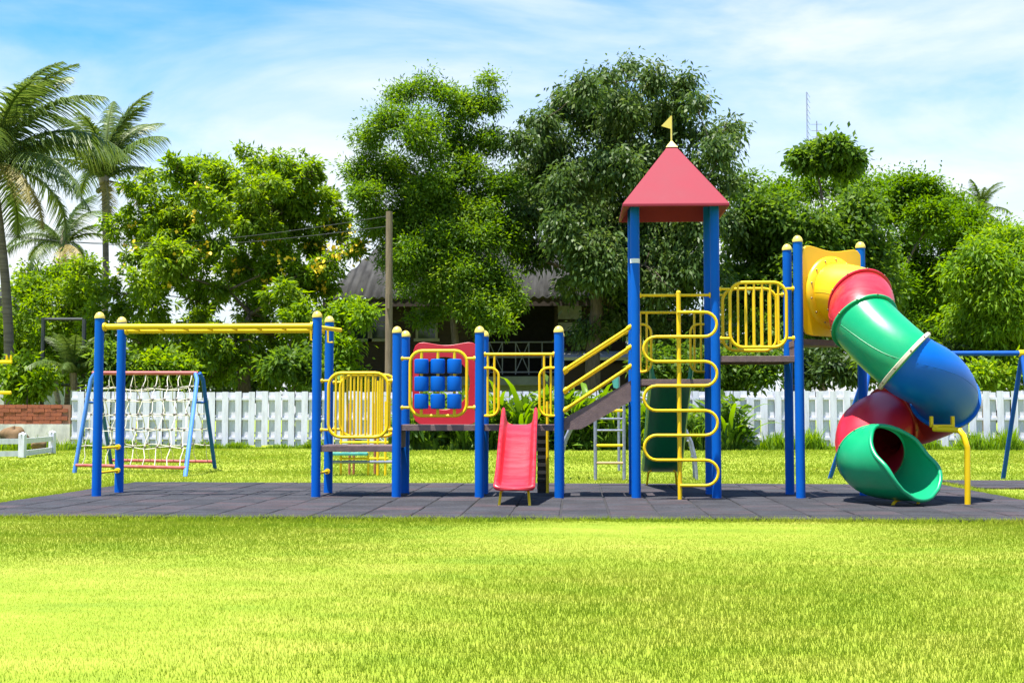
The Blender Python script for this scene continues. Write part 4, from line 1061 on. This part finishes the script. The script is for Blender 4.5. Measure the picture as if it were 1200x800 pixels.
T6 = [(650, 205, 46), (740, 185, 60), (800, 235, 46), (690, 285, 52), (770, 310, 52), (720, 130, 40), (770, 240, 36), (700, 300, 38), (745, 290, 38), (690, 235, 34), (800, 260, 30), (640, 235, 26), (688, 98, 18), (715, 84, 16), (742, 80, 15), (770, 88, 18), (800, 100, 18), (818, 118, 14), (662, 118, 18), (634, 138, 18), (612, 160, 14), (645, 175, 26), (690, 138, 30), (735, 125, 32), (780, 130, 30), (855, 148, 14), (842, 172, 18), (825, 150, 14), (620, 205, 26), (660, 215, 34), (710, 190, 38), (760, 190, 38), (805, 190, 30), (850, 205, 16), (615, 255, 28), (665, 268, 36), (720, 255, 42), (775, 255, 40), (820, 250, 32), (852, 262, 16), (622, 296, 24), (680, 318, 36), (735, 318, 42), (790, 318, 38), (835, 315, 24), (718, 358, 26), (765, 368, 34), (810, 375, 30), (690, 385, 16), (780, 410, 26)]
tree('drooping_tree', 'big dark green tree with drooping glossy leaves behind the tower', 690, 47.5, [(a, b + 4, c * .92) for a, b, c in T6], 105000, .235, .095, 'l_dark', r0=.34, fork_py=345, droop=.95, cl_r=.5, shell=.1, per=40, seed=13, depth=.5, lean=.3)
T7 = [(866, 222, 16), (888, 246, 22), (872, 280, 24), (915, 266, 26), (950, 268, 26), (1005, 250, 22), (985, 275, 30), (1020, 285, 28), (900, 310, 28), (945, 310, 30), (880, 350, 26), (1005, 330, 28), (930, 350, 28), (865, 330, 20), (960, 385, 26), (890, 395, 26), (1030, 340, 20)]
tree('broadleaf_tree', 'dense dark broadleaf tree to the right of the tower roof', 930, 51, T7, 42000, .27, .13, 'l_mid', r0=.28, fork_py=390, droop=.4, cl_r=.6, shell=.3, per=34, seed=17, depth=.5)
T8 = [(936, 186, 9), (948, 178, 8), (972, 166, 9), (986, 172, 10), (1000, 184, 9), (990, 198, 9), (974, 186, 9), (958, 196, 7)]
tree('slender_tree', 'slender tree whose small round top rises above the right hand canopy', 968, 58, T8, 4200, .34, .17, 'l_mid', r0=.16, fork_py=260, droop=.5, cl_r=.4, shell=.2, per=24, seed=19)
T9 = [(900, 228, 14), (925, 222, 14), (950, 222, 14), (980, 222, 14), (1008, 218, 15), (1035, 218, 16), (1062, 216, 16), (1088, 222, 17), (1112, 236, 18), (1136, 250, 18), (1158, 266, 18), (1045, 246, 26), (1085, 258, 28), (1122, 276, 26), (1160, 290, 20), (1182, 294, 16), (1210, 300, 22), (1060, 290, 30), (1105, 300, 28), (1145, 312, 24), (1050, 330, 26), (1085, 335, 26), (915, 248, 20), (1075, 372, 26), (1110, 350, 24), (1055, 395, 24), (1095, 405, 24)]
tree('rain_tree', 'broad spreading rain tree with layered canopy at the right', 1080, 64, T9, 76000, .22, .11, 'l_rain', r0=.45, fork_py=400, droop=.0, cl_r=.75, shell=.35, per=50, seed=23, flat=.55, depth=.5, upb=2.5)
T10 = [(1150, 300, 20), (1172, 288, 18), (1198, 285, 18), (1222, 300, 24), (1132, 325, 18), (1160, 325, 24), (1195, 320, 28), (1142, 352, 22), (1175, 358, 28), (1212, 355, 28), (1150, 385, 22), (1185, 395, 26), (1215, 400, 22), (1130, 372, 14), (1240, 340, 28)]
tree('weeping_bush_tree', 'rounded lime green tree with drooping leaves at the right edge', 1185, 44, T10, 42000, .22, .075, 'l_lime', r0=.18, fork_py=430, droop=.8, cl_r=.5, shell=.45, per=34, seed=29, depth=.55)
T13 = [(38, 325, 16), (98, 320, 16), (70, 322, 14), (40, 345, 22), (70, 335, 22), (95, 345, 20), (60, 365, 24), (85, 372, 22), (30, 395, 22), (55, 410, 24), (85, 405, 20), (25, 420, 18), (65, 435, 20), (-15, 380, 30), (-10, 425, 28)]
tree('layered_tree', 'bright layered tree behind the black gate frame', 66, 52, T13, 26000, .22, .095, 'l_bright', r0=.14, fork_py=420, droop=.1, cl_r=.5, shell=.3, per=34, seed=31, flat=.7, bark='palebark')
T14 = [(396, 374, 12), (412, 362, 9), (428, 368, 8), (390, 400, 13), (404, 408, 13), (396, 432, 15), (418, 442, 11), (380, 440, 13)]
tree('leafy_shrub', 'light green leafy shrub in front of the dark house window', 402, 45, T14, 5600, .24, .09, 'l_lime', r0=.06, fork_py=440, droop=.3, cl_r=.4, shell=.2, per=24, seed=37, cat='shrub')
shr = [(30, 448, [(15, 440, 14), (32, 432, 14), (48, 445, 13), (30, 458, 14)], 'l_lime', 'yellow green rounded bush behind the brick wall', 42.6, 3400),
       (125, 440, [(112, 425, 18), (135, 420, 18), (150, 438, 16), (120, 448, 14)], 'l_mid', 'green bush behind the left end of the white fence', 43, 3600),
       (190, 440, [(180, 428, 18), (205, 430, 18), (195, 448, 16)], 'l_bright', 'leafy bush behind the rope net climber', 43, 3400),
       (345, 435, [(330, 425, 16), (352, 430, 16), (365, 442, 13)], 'l_mid', 'bush with long leaves left of the low deck behind the fence', 43.4, 3200),
       (860, 430, [(845, 425, 20), (870, 430, 20), (895, 432, 20), (858, 448, 15)], 'l_mid', 'dark bush behind the fence beside the tower', 44.4, 4200),
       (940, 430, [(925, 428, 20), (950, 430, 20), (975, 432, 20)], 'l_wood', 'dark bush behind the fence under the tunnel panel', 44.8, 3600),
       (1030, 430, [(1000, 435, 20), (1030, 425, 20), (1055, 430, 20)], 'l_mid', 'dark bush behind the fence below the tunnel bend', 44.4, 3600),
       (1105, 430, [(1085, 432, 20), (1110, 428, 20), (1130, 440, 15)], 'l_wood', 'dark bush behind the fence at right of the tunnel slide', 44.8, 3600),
       (1165, 440, [(1150, 440, 15), (1170, 436, 16), (1192, 440, 15), (1215, 440, 15)], 'l_lime', 'leafy light bush behind the fence under the swing bar', 42.6, 3600),
       (790, 432, [(765, 432, 20), (790, 425, 20), (815, 432, 20)], 'l_mid', 'dark bush behind the fence seen through the tower legs', 44, 3600)]
for i, (bx, by, lb, mt, lab, yy, nl) in enumerate(shr):
    tree('shrub', lab, bx, yy, lb, nl, .26, .1, mt, r0=.05, fork_py=452, droop=.25, cl_r=.4, shell=.2, per=22, seed=50 + i, cat='shrub', group='bushes behind the fence')
# far woodland closing the gaps
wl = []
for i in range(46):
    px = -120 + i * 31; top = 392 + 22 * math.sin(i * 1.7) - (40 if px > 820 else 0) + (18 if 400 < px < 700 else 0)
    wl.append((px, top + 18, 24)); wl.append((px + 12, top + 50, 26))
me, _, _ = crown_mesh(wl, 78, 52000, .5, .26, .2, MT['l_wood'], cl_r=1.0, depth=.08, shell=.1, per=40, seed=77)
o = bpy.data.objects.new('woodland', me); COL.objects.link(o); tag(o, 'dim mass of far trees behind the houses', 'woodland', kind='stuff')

# ------------------------------------------------------------------ palms
def frond_mesh(L_, bend, nleaf, Ll, lw, mat, seed, hang=.6):
    rs = np.random.default_rng(seed); n = 16
    # rachis in local X-Z plane, starting along +X rising, then drooping
    pts = []; a = R(40); x = z = 0
    for i in range(n + 1):
        pts.append((x, z)); a2 = a - bend * (i / n) ** 1.2; x += math.cos(a2) * L_ / n; z += math.sin(a2) * L_ / n
    pts = np.array(pts)
    t = np.linspace(.08, 1, nleaf); ix = t * n; i0 = np.minimum(ix.astype(int), n - 1); fr = (ix - i0)[:, None]
    base = pts[i0] * (1 - fr) + pts[i0 + 1] * fr; tan = unit(pts[i0 + 1] - pts[i0])
    rows = []
    for sgn in (-1, 1):
        l = Ll * np.sin(PI * np.clip(t * .86 + .12, 0, 1)) ** .7 * rs.uniform(.8, 1.1, nleaf)
        B = np.stack([base[:, 0], np.zeros(nleaf), base[:, 1]], 1); T = np.stack([tan[:, 0], np.zeros(nleaf), tan[:, 1]], 1)
        d = unit(T * .55 + np.array([0, sgn * .8, .12]) + rs.normal(size=(nleaf, 3)) * .1)
        k = 4; st = []
        for j in range(k):
            s = j / (k - 1); c = B + d * (l * s)[:, None] + np.array([0, 0, -1.0]) * (hang * l * s * s)[:, None]
            w = lw * (1 - s * .92); side = T * (w / 2)
            st.append(np.stack([c - side, c + side], 1))
        rows.append(np.stack(st, 1))
    me = stripmesh('frond', np.concatenate(rows), mat)
    # rachis
    m = MB().tube([(p[0], 0, p[1]) for p in pts], [.06 * L_ / 4 * (1 - .85 * i / n) + .008 for i in range(n + 1)], 5)
    import bmesh
    bm = bmesh.new(); bm.from_mesh(me); tmp = m.mesh('tmp', mat); bm.from_mesh(tmp); bm.to_mesh(me); bm.free(); bpy.data.meshes.remove(tmp)
    return me
def palm(label, trunk, Y, crown, L_, fr, seed, group, r0=.2, dry=3, name='coconut_palm'):
    """fr: list of (azimuth deg, elevation tweak deg, bend deg, scale)"""
    rs = random.Random(seed); base = Vector((X(trunk, Y), Y, 0)); c = at(crown[0], crown[1], Y)
    root = thing(name, base, label, 'palm', group)
    pts = [base.lerp(c, i / 10) + Vector((.25 * math.sin(PI * i / 10), 0, 0)) for i in range(11)]
    MB().tube(pts, [r0 * (1.35 if i == 0 else 1 - .3 * i / 10) for i in range(11)], 10).build('trunk', MT['palmbark'], root)
    MB().lathe(c - Vector((0, 0, .5)), [(r0 * .7, 0), (r0 * 1.2, .3), (r0 * 1.3, .6), (r0 * .6, .95), (.05, 1.2)], 10).build('crown_shaft', MT['palebark'], root)
    kinds = {}
    for i, (azd, eld, bd, sc) in enumerate(fr):
        if i >= len(fr) - dry: eld, bd, sc = -55 + 8 * (i % 3), 75, .7
        key = (round(bd / 15) * 15, i % 3, i >= len(fr) - dry)
        if key not in kinds: kinds[key] = frond_mesh(L_, R(key[0]), 84, L_ * .22, L_ * .020, MT['l_dry' if key[2] else 'l_palm'], seed + i, .5 + .25 * (i % 3))
        link('frond', kinds[key], root, c, (0, -R(eld), R(azd)), (sc, sc, sc))
    if name == 'coconut_palm' and r0 > .18:
        for i in range(5):
            a = i * 1.3; MB().lathe(c + Vector((.28 * math.cos(a), .28 * math.sin(a), -.55 - .1 * (i % 2))), [(.02, 0), (.1, .05), (.13, .14), (.1, .23), (.02, .28)], 8).build('coconut', MT['l_palm'], root)
    return root
def fan(n, seed, up=6):
    rs = random.Random(seed); res = []
    for i in range(n):
        a = 360 * i / n * 1.0 + rs.uniform(-14, 14); lev = (i * 7 % n) / n
        res.append((a, 45 - 85 * lev + rs.uniform(-6, 6), 75 + 60 * lev * .6 + rs.uniform(-10, 10), rs.uniform(.8, 1.08)))
    return res
palm('large coconut palm at the left edge with its thick trunk behind the brick wall', 12, 45.5, (-10, 194), 5.1, [(10, 38, 60, 1), (-6, 20, 75, 1.05), (30, 45, 80, .95), (-40, 30, 90, 1), (4, 4, 95, 1.05), (-20, -20, 90, .95), (20, -32, 70, .8)] + fan(15, 3), 5, 'coconut palms at the left', dry=2)
palm('taller slender coconut palm rising behind the flowering tree', 113, 60, (122, 212), 4.6, [(0, 48, 60, 1.1), (40, 40, 70, 1), (-25, 15, 70, 1.0), (170, 20, 80, .9), (200, 40, 70, 1), (100, 50, 60, 1.1)] + fan(14, 8), 105, 'coconut palms at the left', r0=.19, dry=2)
palm('shorter palm with hanging yellowed fronds between the two coconut palms', 76, 54, (74, 288), 3.0, [(0, 10, 90, 1), (180, 0, 100, 1)] + fan(13, 21), 205, 'coconut palms at the left', r0=.13, dry=3)
palm('tiny far palm top rising above the rain tree at right', 1152, 86, (1150, 250), 2.5, fan(14, 31), 305, None, r0=.17, dry=1, name='distant_palm')
palm('low cycad like palm behind the brick wall at the gate frame', 86, 43.2, (86, 440), 1.9, fan(14, 41), 405, None, r0=.1, dry=0, name='low_palm')

# ------------------------------------------------------------------ plants along the fence
def leaf_blade(L_, w, bend, seed):
    n = 7; rows = []; a = R(82); x = z = 0
    for i in range(n + 1):
        t = i / n; ww = w * (math.sin(PI * min(1, t * .9 + .08)) ** .8) * .5 if t > .25 else .012 + .1 * w * t
        if i == n: ww = .004
        rows.append([(x, -ww, z + ww * .35), (x, 0, z), (x, ww, z + ww * .35)])
        a2 = a - bend * t ** 1.6; x += math.cos(a2) * L_ / n; z += math.sin(a2) * L_ / n
    return MB().grid(rows).mesh('leaf', MT['l_plant'])
LB = [leaf_blade(1.5, .13, R(95), 1), leaf_blade(1.3, .12, R(130), 2), leaf_blade(1.7, .12, R(100), 3), leaf_blade(1.1, .13, R(110), 4)]
pl = [(488, 39.2, 1.0, 20), (515, 39.4, .95, 18), (545, 39.0, .9, 18), (585, 39.4, 1.15, 22), (612, 38.8, 1.2, 24), (640, 39.3, 1.15, 22), (668, 39.0, 1.1, 20), (692, 39.5, 1.2, 20), (718, 39.1, 1.0, 18), (752, 39.4, 1.0, 16), (790, 39.4, .9, 16), (852, 39.5, .95, 14)]
plab = ['left end of the row, seen below the drum panel', 'below the middle of the drum panel', 'below the right post of the drum panel', 'just left of the red slide head', 'directly above the red slide', 'right of the red slide by the yellow pole', 'left below the stair rails', 'under the middle of the stairs', 'beside the grey ladder climber', 'left of the dark green slide', 'behind the snake climber pole', 'right of the tower posts by the white boards']
for (px, y, sc, n), lb in zip(pl, plab):
    root = thing('broadleaf_plant', (X(px, y), y, 0), 'tall green broad leaved plant ' + lb, 'plant', 'broad leaved plants in front of the fence')
    for i in range(int(n * 1.9)):
        a = random.uniform(0, 360); r = random.uniform(0, .42); s = sc * random.uniform(.75, 1.45)
        link('leaf', LB[random.randrange(4)], root, (root.location.x + r * math.cos(R(a)), y + r * math.sin(R(a)) * .6, -.02), (random.gauss(0, .12), random.gauss(0, .15), R(a)), (s, s, s))
    me, _, _ = crown_mesh([(px, 478 + 8 / sc, 20), (px - 10, 500, 20), (px + 11, 502, 20), (px + 2, 516, 20)], y + .25, 900, .42, .15, .25, MT['l_mid'], cl_r=.35, depth=.5, shell=.2, per=12, seed=int(px))
    me.transform(Matrix.Translation(-root.location)); o = bpy.data.objects.new('foliage', me); COL.objects.link(o); o.parent = root
# low ground cover and weeds along the fence foot
def weeds(x0, x1, y0, y1, n, h, w, mat, name, label):
    x = rng.uniform(x0, x1, n); y = rng.uniform(y0, y1, n)
    cl = np.sin(x * 2.1) + np.sin(x * 5.3 + 1) + rng.normal(size=n) * .6; hh = h * np.clip(.5 + .3 * cl, .18, 1.3) * rng.uniform(.6, 1.1, n)
    th = rng.uniform(0, 2 * PI, n); B = np.stack([x, y, np.full(n, -.02)], 1); side = np.stack([np.cos(th), np.sin(th), 0 * th], 1) * (w / 2)
    ld = np.stack([np.cos(th + 1.2), np.sin(th + 1.2), 0 * th], 1); ln = hh * rng.uniform(.1, .6, n); st = []
    for s, ws in ((0, 1), (.4, 1), (.75, .7), (1, .1)):
        c = B + np.array([0, 0, 1]) * (hh * s)[:, None] + ld * (ln * s * s)[:, None]; st.append(np.stack([c - side * ws, c + side * ws], 1))
    o = bpy.data.objects.new(name, stripmesh(name, np.stack(st, 1), MT[mat])); COL.objects.link(o); tag(o, label, 'weeds', kind='stuff')
weeds(X(845, 40), X(1260, 40), 39.4, 40.4, 5200, .62, .035, 'l_lime', 'weeds', 'rough weeds and tall grass along the right fence foot')
weeds(X(95, 40), X(480, 40), 39.9, 40.4, 3600, .26, .03, 'l_bright', 'weeds', 'short weeds along the left fence foot')
weeds(X(476, 39.5), X(850, 39.5), 38.7, 40.2, 9000, .85, .09, 'l_mid', 'undergrowth', 'dense low undergrowth beneath the broad leaved plants')
weeds(X(-40, 38), X(84, 38), 37.5, 40, 2200, .4, .04, 'l_bright', 'weeds', 'weeds around the boulders before the brick wall')
